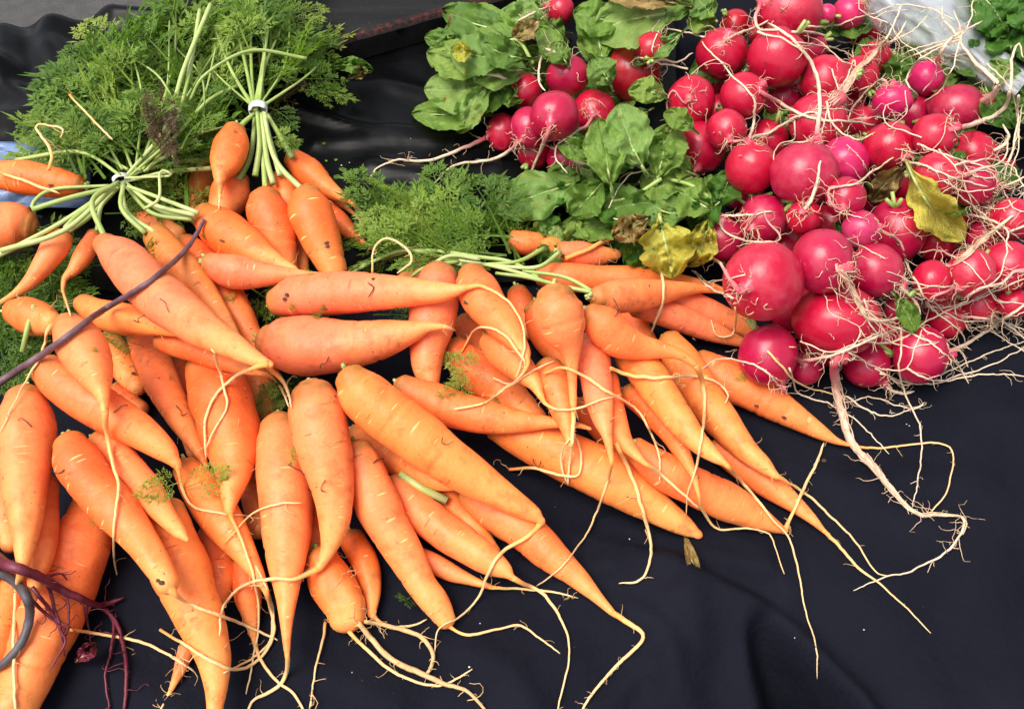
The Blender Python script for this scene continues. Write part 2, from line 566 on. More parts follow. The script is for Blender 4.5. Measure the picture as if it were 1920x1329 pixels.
def mat_plain(name, col, rough=.6, col2=None, scale=40, bump=.3, bdist=.001, bscale=200, spec=.5):
    m, nt, bs, out = new_mat(name); b = NB(nt)
    geo = b.n('ShaderNodeNewGeometry').outputs['Position']
    n1 = b.noise(geo, scale, 5, .6)
    c = b.mix(b.mr(n1, .35, .68), col, col2 or tuple(q * .7 for q in col))
    b.l(c, bs.inputs['Base Color'])
    bs.inputs['Roughness'].default_value = rough
    bs.inputs['Specular IOR Level'].default_value = spec
    b.l(b.bump(b.noise(geo, bscale, 4), bump, bdist), bs.inputs['Normal'])
    return m

def mat_cloth():
    m, nt, bs, out = new_mat('navy_cotton'); b = NB(nt)
    geo = b.n('ShaderNodeNewGeometry').outputs['Position']
    n1 = b.noise(geo, 14, 4)
    c = b.mix(b.mr(n1, .3, .7), (.0055, .0058, .0105), (.0080, .0085, .0142))
    wv = b.n('ShaderNodeTexWave'); wv.inputs['Scale'].default_value = 420; b.l(geo, wv.inputs['Vector'])
    wv2 = b.n('ShaderNodeTexWave', bands_direction='Y'); wv2.inputs['Scale'].default_value = 420; b.l(geo, wv2.inputs['Vector'])
    # lint and soil crumbs
    v = b.n('ShaderNodeTexVoronoi'); b.l(geo, v.inputs['Vector']); v.inputs['Scale'].default_value = 110
    s2 = b.n('ShaderNodeSeparateColor'); b.l(v.outputs['Color'], s2.inputs[0])
    lint = b.math('LESS_THAN', v.outputs['Distance'], b.mr(s2.outputs[0], .70, 1.0, 0, .06))
    c = b.mix(b.math('MULTIPLY', lint, .22), c, (.25, .22, .2))
    c = b.mix(b.mr(b.noise(geo, 900, 2), .45, .8, 0, .25), c, (.014, .014, .021))
    b.l(c, bs.inputs['Base Color'])
    bs.inputs['Roughness'].default_value = .85
    bs.inputs['Specular IOR Level'].default_value = .06
    bs.inputs['Sheen Weight'].default_value = .0
    bs.inputs['Sheen Roughness'].default_value = .5
    bs.inputs['Sheen Tint'].default_value = (.5, .55, .75, 1)
    h = b.math('ADD', b.math('MULTIPLY', wv.outputs['Fac'], .5), b.math('MULTIPLY', wv2.outputs['Fac'], .5))
    b.l(b.bump(h, .25, .0003, b.bump(b.noise(geo, 38, 5, .62), .55, .006)), bs.inputs['Normal'])
    return m

M = {}
M['carrot'] = mat_carrot()
M['root'] = mat_root('carrot_root', [(0, (.90, .30, .065)), (.10, (.88, .42, .13)), (.25, (.84, .52, .22)), (1, (.74, .52, .27))], .25)
M['hair'] = mat_root('root_hair', [(0, (.70, .42, .18)), (1, (.55, .36, .18))], .4)
M['radish'] = mat_radish()
M['rroot'] = mat_root('radish_root', [(0, (.58, .05, .10)), (.13, (.70, .26, .26)), (.32, (.72, .54, .40)), (1, (.70, .56, .40))], .40)
M['rhair'] = mat_root('radish_root_hair', [(0, (.66, .42, .30)), (1, (.58, .43, .27))], .4)
M['frond'] = mat_leaf('carrot_leaf', [(.065, .140, .014), (.135, .245, .028), (.23, .345, .048), (.37, .44, .085)], .42)
M['frond_dry'] = mat_leaf('dry_carrot_leaf', [(.055, .030, .016), (.09, .05, .025), (.13, .085, .035)], .1)
M['stem'] = mat_plain('leaf_stalk', (.26, .36, .075), .45, (.38, .45, .15), 60, .3, .0006, 400)
M['stem_pale'] = mat_plain('pale_stalk', (.46, .52, .22), .45, (.34, .43, .12), 60, .3, .0006, 400)
M['leaf_g'] = mat_leaf('radish_leaf', [(.085, .180, .024), (.150, .275, .038), (.22, .35, .058), (.31, .41, .085)], .30, (.26, .34, .13))
M['leaf_p'] = mat_leaf('pale_radish_leaf', [(.14, .26, .05), (.20, .34, .07), (.28, .40, .10)], .30, (.40, .50, .20), brown=.08)
M['leaf_y'] = mat_leaf('yellow_radish_leaf', [(.42, .42, .045), (.58, .53, .075), (.62, .53, .09)], .30, (.56, .54, .16), brown=.25, spots=(.20, .24, .04))
M['leaf_b'] = mat_leaf('withered_leaf', [(.30, .22, .07), (.42, .30, .10), (.25, .15, .05)], .20, (.40, .32, .14), brown=.5, spots=(.14, .07, .03))
M['leaf_d'] = mat_leaf('glossy_green_leaf', [(.045, .135, .016), (.075, .19, .024), (.12, .25, .032)], .30, (.16, .30, .08), rough=.36)
M['cloth'] = mat_cloth()
M['beet'] = mat_plain('beet_root', (.095, .006, .018), .5, (.16, .02, .04), 90, .5, .001, 300)
M['beet_stem'] = mat_plain('beet_stalk', (.085, .032, .045), .55, (.15, .085, .10), 70, .5, .001, 240)
M['beet_grey'] = mat_plain('old_beet_stalk', (.045, .036, .040), .55, (.10, .085, .09), 60, .5, .001, 240)
M['white'] = mat_plain('white_paper_tie', (.62, .62, .60), .5, (.48, .48, .46), 80, .3, .001, 200)
M['blue'] = mat_plain('sky_reflection_plastic', (.11, .17, .33), .35, (.16, .24, .42), 20, .2, .002, 60)  # plastic with the sky's blue reflection painted into its base colour
M['asphalt'] = mat_plain('asphalt', (.060, .057, .056), .9, (.040, .038, .038), 30, .6, .004, 260)
M['crumb'] = mat_plain('soil', (.05, .022, .010), .9, (.09, .04, .02), 300, .5, .001, 900)

# ================================================================== setting
def mat_plastic():
    m, nt, bs, out = new_mat('black_plastic_sheet'); b = NB(nt)
    geo = b.n('ShaderNodeNewGeometry').outputs['Position']
    n1 = b.noise(geo, 30, 4)
    c = b.mix(b.mr(n1, .4, .7), (.0022, .0022, .0026), (.0045, .0045, .0055))
    v = b.n('ShaderNodeTexVoronoi'); b.l(geo, v.inputs['Vector']); v.inputs['Scale'].default_value = 60
    s2 = b.n('ShaderNodeSeparateColor'); b.l(v.outputs['Color'], s2.inputs[0])
    lint = b.math('LESS_THAN', v.outputs['Distance'], b.mr(s2.outputs[0], .86, 1.0, 0, .05))
    c = b.mix(b.math('MULTIPLY', lint, .6), c, (.3, .3, .28))
    b.l(c, bs.inputs['Base Color'])
    b.l(b.mr(n1, .3, .7, .24, .38), bs.inputs['Roughness'])
    bs.inputs['Specular IOR Level'].default_value = .11
    b.l(b.bump(b.noise(geo, 18, 3), .25, .006), bs.inputs['Normal'])
    return m
M['plastic'] = mat_plastic()

def mat_board():
    m, nt, bs, out = new_mat('black_painted_board'); b = NB(nt)
    tc = b.n('ShaderNodeTexCoord').outputs['Object']
    geo = b.n('ShaderNodeNewGeometry').outputs['Position']
    mp = b.n('ShaderNodeMapping'); b.l(tc, mp.inputs[0]); mp.inputs['Scale'].default_value = (6, 90, 60)
    gr = b.noise(mp.outputs[0], 1.0, 4)
    c = b.mix(b.mr(gr, .35, .7), (.0055, .0055, .006), (.014, .0135, .0135))
    wet = b.mr(b.noise(geo, 22, 2), .60, .63)
    at_ = b.n('ShaderNodeAttribute', attribute_name='along').outputs['Fac']
    edge = b.math('MULTIPLY', b.mr(at_, .3, .9), b.mr(b.noise(geo, 240, 4, .7), .46, .56))
    c = b.mix(b.math('MULTIPLY', edge, .32), c, (.22, .028, .022))
    sp = b.mr(b.noise(geo, 420, 3, .7), .66, .72)
    c = b.mix(b.math('MULTIPLY', sp, .35), c, (.16, .15, .15))
    c = b.mix(b.math('MULTIPLY', wet, .8), c, (.004, .004, .004))
    b.l(c, bs.inputs['Base Color'])
    b.l(b.mr(wet, 0, 1, .72, .12), bs.inputs['Roughness'])
    bs.inputs['Specular IOR Level'].default_value = .2
    b.l(b.bump(gr, .4, .001), bs.inputs['Normal'])
    return m
M['board'] = mat_board()

# asphalt far below the stall table
g = mesh_obj('ground', [(-6, -4, -.72), (6, -4, -.72), (6, 8, -.72), (-6, 8, -.72)], [(0, 1, 2, 3)], M['asphalt'])
g['kind'] = 'structure'

# far edge of the table, seen at the top left: everything drops away beyond it
EA, EB = P2(0, 104), P2(300, 36)
ED = (EB - EA) / np.linalg.norm(EB - EA)
EN = np.array([-ED[1], ED[0]])
def beyond(x, y):
    return float((np.array([x, y]) - EA) @ EN)

def sheet(name, x0, x1, y0, y1, nx, ny, zf, mat, thick=0.0):
    V = []; F = []
    for j in range(ny + 1):
        for i in range(nx + 1):
            V.append(zf(x0 + (x1 - x0) * i / nx, y0 + (y1 - y0) * j / ny))
    for j in range(ny):
        for i in range(nx):
            a = j * (nx + 1) + i
            F.append((a, a + 1, a + nx + 2, a + nx + 1))
    return mesh_obj(name, V, F, mat)

def over_edge(x, y, z, e, drop=.6):
    """bend the sheet over the table's far edge"""
    d = beyond(x, y) - e
    if d <= 0:
        return (x, y, z)
    q = np.array([x, y]) - EN * d
    r = .012
    if d < r * math.pi / 2:
        a = d / r
        o = math.sin(a) * r; dz = (1 - math.cos(a)) * r
    else:
        o = r; dz = r + (d - r * math.pi / 2)
    w = .012 * noise.noise((x * 14, y * 14, 3)) * min(1, dz * 10)
    q = q + EN * (o + w)
    return (q[0], q[1], z - min(dz, drop))

cloth = sheet('navy_cloth', -.62, .66, -.34, .56, 420, 300, lambda x, y: over_edge(x, y, cloth_z(x, y), -.004), M['cloth'])
tag(cloth, 'dark navy cotton cloth spread over the stall table, creased in front of the carrots', 'tablecloth')

PCR = boxed([([P2(*q) for q in pl], amp, w) for pl, amp, w in [
    (((530, 215), (620, 240), (700, 262), (900, 255)), .006, .006),
    (((600, 285), (760, 275), (960, 285)), .005, .008),
    (((700, 330), (800, 345), (930, 330)), .006, .010),
    (((650, 180), (720, 170), (800, 190)), .005, .012),
    (((-60, 100), (20, 190), (60, 215), (150, 260)), .014, .014),
    (((120, 30), (100, 100), (120, 160)), .016, .016),
    (((180, 20), (230, 50), (330, 55)), .012, .012),
    (((-80, 20), (20, 80), (30, 160)), .016, .014),
    (((-50, 230), (50, 250), (120, 300)), .010, .012),
]])
def plastic_z(x, y):
    z = .006 + max(0.0, cloth_z(x, y)) + .004 * (0.5 + noise.noise((x * 12, y * 12, 7.7))) + .0016 * noise.noise((x * 40, y * 40, 2.7))
    p = np.array([x, y])
    for pl, amp, w, bx0, bx1, by0, by1 in PCR:
        if not (bx0 < x < bx1 and by0 < y < by1): continue
        dd = min(seg_d(p, pl[i], pl[i + 1])[0] for i in range(len(pl) - 1))
        if dd < w * 3:
            z += amp * math.exp(-(dd / w) ** 2)
    return z
pl_x0, pl_x1 = -.66, .14
def ground_z(x, y):
    return plastic_z(x, y) if (x < .13 and y > .10) else cloth_z(x, y)
def plz(x, y):
    yy = y + .03 * noise.noise((x * 6, 0, 5)) * (1 if y < .12 else 0)
    x2 = x + .02 * noise.noise((y * 7, 3, 1)) * (1 if x > .1 else 0)
    return over_edge(x2, yy, plastic_z(x2, yy), .004)
plastic = sheet('black_plastic_sheet', pl_x0, pl_x1, .06, .66, 220, 170, plz, M['plastic'])
tag(plastic, 'glossy wrinkled black plastic sheet lying under the feathery carrot tops', 'plastic sheet')

# table under the cloth
TZ = -.15
tv = []
for z in (TZ - .03, TZ):
    for x, y in ((-.60, -.33), (.64, -.33), (.64, .55), (-.10, .55)):
        d = beyond(x, y)
        q = np.array([x, y]) - EN * max(0, d + .012)
        tv.append((q[0], q[1], z))
    q = EA - ED * .30 - EN * .012
    tv.append((q[0], q[1], z))
tbl = mesh_obj('tabletop', [(v[0], v[1], v[2] - .004) for v in tv], [(4, 3, 2, 1, 0), (5, 6, 7, 8, 9)] + [(i, (i + 1) % 5, (i + 1) % 5 + 5, i + 5) for i in range(5)], M['board'], smooth=False)
tbl['kind'] = 'structure'

# black board lying on the plastic at the back
BA, BB = at(560, 98, .032), at(850, 18, .032)
bd = (BB - BA)[:2]; bd /= np.linalg.norm(bd)
bn = np.array([-bd[1], bd[0]])
def board():
    bt = thing('black_board', 'black painted wooden board with worn red edge behind the carrot tops', 'board', (BA[0], BA[1], .012))
    V = []; F = []; A = []
    n = 40
    a0 = BA[:2] - bd * .05
    prof = [(.0, .008, 0), (-.001, .028, .3), (.002, .0315, 1.0), (.006, .032, .6), (.012, .032, 0), (.26, .032, 0), (.26, .008, 0)]
    for i in range(n + 1):
        q = a0 + bd * (.50 * i / n)
        for o, z, e in prof:
            j = .0008 * noise.noise((i * .9, o * 50, 1)) if 0 < e else 0
            V.append((q[0] + bn[0] * (o + j), q[1] + bn[1] * (o + j), z + j)); A.append(e)
    k = len(prof)
    for i in range(n):
        for j in range(k):
            a = i * k + j; b_ = i * k + (j + 1) % k
            F.append((a, b_, b_ + k, a + k))
    F.append(tuple(range(k - 1, -1, -1))); F.append(tuple(range(n * k, n * k + k)))
    mesh_obj('plank', V, F, M['board'], bt, smooth=False, along=A)
board()

# folded bluish plastic at the left edge, sky reflection put into its colour
def blue():
    V = []; F = []
    n = 24
    for j in range(n + 1):
        for i in range(n + 1):
            px = -160 + 330 * i / n; py = 268 + 122 * j / n
            p = at(px, py, .016 + .008 * noise.noise((i * .3, j * .3, 2)) + .008 * math.sin(j / n * math.pi))
            V.append(p)
    for j in range(n):
        for i in range(n):
            a = j * (n + 1) + i
            F.append((a, a + 1, a + n + 2, a + n + 1))
    o = mesh_obj('sky_reflection_sheet', V, F, M['blue'])
    so = o.modifiers.new('s', 'SOLIDIFY'); so.thickness = .001
    tag(o, 'bluish plastic sheet with sky reflection painted in, under the carrot tops', 'plastic sheet')
blue()

# ================================================================== carrots, lowest first
CG = 'carrots heaped on the dark cloth'
BUR = ('carrot mostly buried under the others so that only a strip of it shows', 'carrots buried in the heap')
# (label or BUR, [(x, y, width)...] head to tip, [(x, y, width)...] thin root, base height, options)
CARROTS = [
 ('shaded carrot glimpsed between the lower fat horizontal carrot and the broad ringed one', [(452,620,50),(478,690,60),(498,765,46)], None, 0, ''),
 ('shaded carrot glimpsed beside the straight narrow carrot with brown scraps', [(335,690,50),(348,765,58),(366,845,40)], None, 0, ''),
 ('shaded carrot glimpsed under the bent carrot and the small speckled one', [(872,605,50),(895,650,62),(935,705,56)], None, 0, ''),
 ('shaded carrot glimpsed under the slender carrot and the stout short-tipped one', [(1090,760,50),(1140,815,60),(1215,875,46)], None, 0, ''),
 # --- bottom of the heap
 ('shaded carrot strip beside the pinkish pale carrot above the beet root', [(10,900,50),(10,960,50),(20,1020,40)], None, 0, ''),
 ('carrot lying under the huge smooth carrot beside the grey beet stalk', [(30,1090,60),(5,1180,70),(-20,1260,70)], None, 0, ''),
 ('carrot glimpsed between the broad ringed carrot and the long pale vertical carrot', [(475,870,50),(480,930,58),(485,990,50)], None, 0, ''),
 ('carrot glimpsed between the long vertical carrot and the one with neat dashes', [(590,940,60),(588,1000,62),(590,1040,50)], None, 0, ''),
 ('shaded carrot under the tapering carrot beside the faintly ringed one', [(400,1000,60),(412,1060,72),(405,1110,60),(395,1140,36)], None, 0, ''),
 ('shaded carrot at the foot of the scarred ringed carrot in the top bunch', [(550,430,40),(560,480,42),(566,505,35)], None, .01, ''),
 ('carrot shoulder hidden under the stalks of the tied top bunch', [(522,340,45),(535,365,55),(545,400,50)], None, .01, ''),
 ('carrot showing under pale stalks above the knobbly carrot', [(262,412,40),(295,424,52),(330,440,45)], None, .01, ''),
 ('carrot end glimpsed under the short blunt-ended carrot with torn roots', [(215,735,45),(240,750,45),(264,766,40)], None, 0, ''),
 ('dull carrot with fuzzy roots under the golden carrot and the diagonal dashed one', [(830,925,50),(865,965,64),(900,1005,54),(925,1030,30)], None, 0, ''),
 ('carrot shoulder glimpsed under the hooked carrot that bends sideways', [(1170,590,50),(1195,620,62),(1222,662,60)], None, .0, ''),
 ('carrot crown glimpsed between the bent carrot and the pear-shaped carrot', [(970,548,40),(976,568,54),(986,592,46),(992,622,40)], None, .0, ''),
 ('deep orange carrot lying under the dried leaf sprig beside the wide vertical-tipped carrot', [(850,655,70),(895,697,96),(950,740,92),(1000,790,80)], None, 0, ''),
 ('slim pale carrot under the blunt diagonal carrot, fine tip trailing on the cloth', [(770,1040,40),(810,1055,42),(850,1075,36),(890,1090,22),(920,1100,12)], [(950,1103,7),(1000,1105,6),(1050,1112,5),(1085,1120,3)], 0, ''),
 ('slender carrot behind the cleft two-legged carrot, its root curving aside', [(660,1010,50),(685,1060,54),(697,1110,42),(697,1145,24)], [(707,1162,10),(727,1173,8),(760,1175,7),(785,1168,5),(800,1160,4)], 0, ''),
 ('small carrot on the cloth under the ringed carrot, only its pale tip showing', [(350,1215,34),(337,1255,26),(322,1290,13)], [(310,1312,7),(300,1335,5)], 0, ''),
 ('short slim carrot standing between two larger ones with a long forked thread root', [(460,1055,45),(465,1110,52),(470,1150,38),(475,1185,20)], [(482,1220,9),(500,1255,8),(525,1280,7),(550,1300,7),(575,1340,6)], 0, ''),
 ('long carrot with faint rings running over the dark cloth beside the huge smooth carrot', [(310,960,80),(325,1030,108),(350,1100,108),(380,1170,94),(400,1230,72),(405,1280,52),(403,1325,36),(398,1370,24)], None, 0, ''),
 ('huge smooth carrot under the dark purple beet rootlets', [(172,950,80),(152,1020,124),(122,1090,126),(90,1170,124),(58,1250,114),(25,1330,100),(-5,1400,80)], None, 0, ''),
 ('thick smooth carrot stretched across the bare cloth, its blunt tip over a brown leaf', [(930,800,60),(980,820,90),(1050,848,107),(1120,882,110),(1190,925,100),(1250,965,72),(1290,990,42),(1306,1000,24)], None, 0, ''),
 ('straight tapering carrot with bent thread root reaching far out on the front cloth', [(880,925,60),(930,960,86),(990,1000,86),(1040,1045,74),(1085,1085,55),(1120,1120,32),(1145,1145,20)], [(1175,1165,14),(1203,1185,11),(1203,1202,9),(1180,1225,9),(1140,1265,8),(1110,1300,7),(1088,1340,6)], 0, ''),
 ('spotted plump carrot next to the blunt-tipped one, its tip at a yellow rootlet', [(1190,840,50),(1240,880,82),(1300,910,88),(1360,940,86),(1410,965,68),(1450,985,38),(1468,993,20)], [(1480,975,9),(1500,930,8),(1530,870,7),(1545,830,5)], 0, ''),
 ('narrow carrot ending in a long straight root that crosses another thread on the cloth', [(1340,840,50),(1400,880,64),(1450,915,58),(1490,945,44),(1520,970,28),(1540,990,15)], [(1580,1030,8),(1610,1065,7),(1650,1095,5),(1700,1140,4),(1745,1187,3)], 0, ''),
 ('speckled carrot lying outermost beneath the radishes, tip passing under the hairy radish root', [(1310,680,60),(1360,710,86),(1420,740,80),(1480,775,62),(1530,805,42),(1565,825,20),(1588,833,10)], [(1640,840,6),(1700,835,5),(1755,830,5),(1787,850,4),(1775,920,4),(1745,960,4),(1735,970,3)], 0, ''),
 ('cleft two-legged carrot with a tangle of dirty roots at its blunt end', [(600,1045,70),(620,1090,92),(645,1130,90),(652,1158,74)], [(655,1185,12),(698,1226,9),(739,1260,8),(795,1282,7),(836,1282,6),(886,1254,4)], 0, 'bh'),
 ('reddish carrot rising behind the twin-leaning slender carrots near the radishes', [(1180,738,50),(1215,765,56),(1255,810,50),(1280,850,38),(1300,890,20),(1308,920,12)], [(1320,960,8),(1345,990,6),(1400,990,5),(1440,1000,4),(1455,1030,3),(1470,1075,3)], 0, ''),
 ('short blunt-ended carrot with torn roots, tucked below the purple stem', [(205,640,50),(220,665,62),(235,695,56),(248,715,45),(258,726,34)], None, 0, 'bh'),
 ('straight narrow carrot with brown dried scraps along its side', [(265,625,60),(285,665,74),(305,720,72),(330,770,62),(355,815,46),(375,850,28),(385,870,15)], None, 0, ''),
 ('carrot with sharp pale tip half hidden by the smooth diagonal carrot', [(190,830,60),(230,870,76),(270,915,74),(305,960,56),(335,995,36),(347,1008,16)], None, 0, ''),
 ('tapering carrot pointing to the front between the ringed carrot and the long vertical one', [(350,880,60),(385,930,92),(420,980,88),(455,1030,64),(480,1070,40),(495,1100,20)], [(505,1130,10),(512,1165,8),(505,1205,7),(470,1235,6),(420,1262,5)], 0, ''),
 ('pinkish carrot hidden behind the pale one that points onto the beet root', [(70,915,70),(78,980,64),(75,1040,56),(68,1090,36),(62,1122,18)], None, 0, ''),
 ('flattened carrot under the glossy golden carrot, next to a snapped green stalk', [(670,815,50),(710,845,58),(770,880,60),(820,900,50),(865,908,28),(888,914,12)], None, 0, ''),
 ('diagonal carrot with pale dashes and a swollen end, long curling root on the cloth', [(735,912,60),(770,945,80),(820,985,84),(870,1020,84),(915,1050,72),(945,1068,46),(958,1080,20)], [(985,1095,11),(1015,1110,9),(1040,1140,8),(1060,1180,6),(1068,1230,5),(1055,1290,5),(1045,1335,4)], 0, ''),
 ('carrot with a pinched waist and blunt finger-like tip beside the pale central one', [(668,845,70),(690,900,92),(720,970,94),(760,1040,82),(790,1095,66),(820,1135,60),(836,1162,44)], [(848,1178,9),(878,1190,8),(940,1178,6),(975,1172,6),(1010,1195,5),(1050,1225,4)], 0, 'b'),
 # --- upper bunches on their leaves
 ('dirty brownish carrot with a hollow rotten end under the topmost carrot', [(394,308,40),(380,335,52),(371,362,46),(368,384,30)], None, .015, 'dirty'),
 ('thin split rootlet carrot beneath the pointed carrot by the black plastic', [(600,355,30),(630,375,24),(650,390,13),(668,405,7)], [(680,425,5),(672,445,3)], .012, 'dirty'),
 ('slim carrot tip poking from under the scarred carrot of the tied top bunch', [(600,385,40),(630,410,46),(655,435,36),(680,455,18),(695,465,9)], None, .008, ''),
 ('plump carrot directly under the thread tip of the topmost carrot', [(442,340,60),(434,360,82),(420,388,76),(402,412,60)], None, .02, ''),
 ('wide-shouldered carrot standing in the tied top bunch between its neighbours', [(498,370,60),(502,395,80),(515,430,82),(527,465,72),(537,505,50)], None, .02, ''),
 ('pointed carrot of the tied top bunch stretching over black plastic, tail hooked downward', [(550,298,46),(580,325,64),(610,350,48),(640,368,28),(655,376,17)], [(675,395,8),(688,415,6),(697,449,5),(692,468,4),(684,480,3)], .025, ''),
 ('ringed carrot with a dark brown scar, at the front of the tied top bunch', [(575,366,60),(580,392,86),(595,430,82),(610,470,72),(625,508,62),(634,535,40)], None, .02, 'scar'),
 ('topmost egg-shaped carrot with a drawn-out needle tip below the white paper tie', [(440,247,45),(435,272,70),(424,302,65),(415,326,40),(412,345,21),(412,360,11)], [(412,374,6),(411,392,3)], .05, ''),
 ('cut-off carrot with white thread root lying over the blue plastic sheet', [(148,346,36),(112,343,56),(60,335,64),(0,328,60),(-60,320,52)], None, .045, ''),
 ('short broad stump carrot beneath the leaf stalks near the blue plastic', [(52,425,60),(36,423,88),(0,427,96),(-60,437,92)], None, .03, 'b'),
 ('small orange carrot with hairs tapering to a thread among the leaf stalks', [(178,440,32),(160,475,42),(140,505,29),(122,522,15),(118,542,9)], [(124,565,6),(132,592,4)], .035, ''),
 ('little pale carrot curving down to a thread below the leaf stalks', [(120,443,42),(105,462,60),(85,492,50),(60,525,36),(30,550,22),(0,568,13)], [(-20,575,8),(-40,580,5)], .04, ''),
 ('orange carrot behind the big one under the purple stem, with a side groove', [(348,462,60),(390,510,82),(440,580,74),(480,640,48),(512,692,25)], [(528,712,12),(540,735,7),(546,765,4)], .02, ''),
 ('knobbly carrot squeezed against the large carrot that carries the purple stem', [(292,442,60),(330,490,78),(375,540,68),(415,590,46),(440,625,24)], None, .02, 'dirty'),
 ('smooth cone carrot with a green leaf scrap, its head at the purple stem end', [(384,406,60),(408,425,94),(450,455,92),(490,480,72),(520,495,52),(545,506,30)], None, .03, ''),
 ('horizontal slim carrot lying under the smooth cone carrot', [(392,492,40),(430,508,64),(480,515,54),(530,516,36),(580,517,20),(618,516,10)], None, .03, ''),
 # --- horizontals and right heap
 ('carrot shoulder peeping out behind the upper fat horizontal carrot', [(805,492,50),(790,515,62),(760,527,52)], None, .01, ''),
 ('round cut carrot beside the little stub carrot and the radish leaves', [(956,448,34),(980,455,46),(1005,455,42),(1040,440,22)], None, .015, 'hollow'),
 ('little stub carrot squeezed between two cut carrots at the back', [(1016,466,28),(1030,462,38),(1052,460,30)], None, .018, 'hollow'),
 ('short thick carrot with a dark hollow crown beside the yellow radish leaf', [(1048,473,40),(1080,478,52),(1120,480,48),(1150,478,26)], None, .02, 'hollow'),
 ('upper carrot of the horizontal pair pointing into the radishes', [(1015,515,40),(1050,520,56),(1120,522,54),(1200,525,50),(1270,528,34),(1330,536,18),(1358,545,10)], None, .02, ''),
 ('pinkish blunt carrot with threads on its end touching the biggest radish', [(1240,553,50),(1300,575,60),(1350,595,54),(1390,612,44),(1410,624,36)], [(1432,650,7),(1460,680,6),(1500,720,5),(1560,738,4),(1590,750,3)], .0, 'b'),
 ('slim curved carrot sliding under the pinkish blunt one, needle tip on a radish', [(1195,572,50),(1260,592,54),(1320,615,46),(1370,635,31),(1410,648,17),(1438,652,8)], [(1460,650,5),(1492,651,3)], .0, ''),
 ('smooth vertical carrot under the two fat horizontal ones, tip curling sideways', [(822,515,70),(816,560,90),(808,610,90),(801,655,68),(801,690,59),(806,720,42),(813,740,22),(819,754,12)], [(838,766,8),(870,764,7),(911,754,6),(960,721,6),(1000,695,5),(1040,677,4)], .0, ''),
 ('long carrot with a slim neck lying flat below the smooth vertical-tipped carrot', [(755,723,50),(800,748,74),(860,770,74),(920,783,64),(980,790,43),(1030,792,27),(1078,796,15),(1105,803,8)], None, 0, ''),
 ('carrot with a rounded red shoulder behind the pear-shaped carrot', [(1003,578,50),(1020,620,72),(1045,660,62),(1075,690,42)], None, 0, ''),
 ('orange carrot sandwiched below the small speckled carrot, pointing to the front', [(1028,690,55),(1045,730,66),(1055,770,50),(1063,805,30),(1068,832,12)], None, 0, ''),
 ('stout short-tipped carrot wedged under the slender carrot, thread root over the spotted one', [(1138,715,50),(1150,780,52),(1165,820,46),(1190,850,28),(1205,865,15)], [(1240,890,9),(1290,935,7),(1312,952,5)], 0, ''),
 ('smooth long carrot behind the ridged one with a side rootlet on the cloth', [(1255,640,60),(1280,680,84),(1310,730,86),(1350,785,82),(1395,840,64),(1430,870,46),(1450,888,24)], [(1470,900,9),(1510,925,7),(1550,960,6),(1600,1010,5),(1640,1070,4),(1668,1080,3)], 0, ''),
 ('ridged golden carrot near the radishes with a very long straight thread root', [(1178,668,70),(1213,700,82),(1240,740,80),(1275,790,72),(1310,830,56),(1340,855,35),(1358,868,17)], [(1375,885,10),(1410,925,8),(1450,975,6),(1480,1010,5),(1495,1060,5),(1510,1140,4),(1530,1210,4),(1533,1272,3)], 0, ''),
 ('small speckled carrot with wiry roots looping over its back', [(918,640,50),(940,660,72),(975,690,64),(1000,715,44),(1012,738,22)], [(1025,758,9),(1050,768,6),(1085,765,6),(1120,752,5),(1165,740,4)], 0, ''),
 ('slender carrot drawing out into a long root that hangs over the thick smooth carrot', [(1105,640,46),(1113,665,62),(1117,700,63),(1122,745,57),(1130,785,43),(1138,815,24),(1143,840,16),(1146,858,12)], [(1145,880,9),(1130,930,6),(1110,980,5),(1090,1015,4),(1045,1070,4),(1005,1098,3)], 0, ''),
 ('lower carrot of the horizontal pair with pale belly and green stalk stubs', [(1122,556,42),(1150,557,64),(1200,553,62),(1250,546,42),(1300,541,23),(1352,546,10)], [(1372,552,7),(1380,590,6),(1372,628,5),(1345,630,4),(1332,600,3)], .03, ''),
 ('hooked carrot bending sideways whose root falls straight down like a string', [(1106,590,56),(1130,608,84),(1162,635,80),(1200,650,57),(1240,656,40),(1275,665,27),(1298,680,19)], [(1313,702,14),(1320,740,10),(1319,790,8),(1313,835,7),(1305,880,6),(1290,920,4),(1287,965,3)], .02, ''),
 ('pear-shaped carrot narrowing suddenly into a straight pale tail', [(1041,552,70),(1045,580,98),(1058,622,86),(1068,652,50),(1072,678,30),(1073,712,21),(1075,760,14)], [(1074,800,11),(1070,850,8),(1066,890,6),(1064,910,4)], .02, ''),
 ('bent carrot curving down beside the pear-shaped one', [(885,516,62),(890,536,86),(910,570,88),(940,605,76),(965,635,56),(983,660,36),(989,674,14)], [(987,690,8),(970,712,6),(945,728,5),(925,745,4)], .02, ''),
 ('upper fat horizontal carrot with wrinkled neck and a looping thread root', [(520,567,52),(560,556,80),(620,550,80),(690,548,74),(760,548,62),(820,548,48),(850,545,31),(868,541,17)], [(902,536,9),(943,557,7),(974,595,6),(984,640,6),(975,690,5),(966,708,4)], .01, ''),
 ('lower fat horizontal carrot, the broadest one, nose ending in a stubby root', [(502,640,64),(520,643,96),(560,647,113),(620,649,106),(680,642,86),(730,632,73),(770,622,50),(800,613,28),(825,612,15)], [(838,614,10),(853,620,7)], .0, ''),
 # --- left heap
 ('broad ringed carrot pointing straight to the front with a short tapered tip', [(398,690,92),(413,740,116),(428,800,114),(437,850,98),(437,890,74),(433,925,47),(431,950,25)], [(435,972,10),(460,1030,7),(475,1080,7),(484,1130,6),(484,1180,5),(475,1230,5),(462,1300,4)], 0, ''),
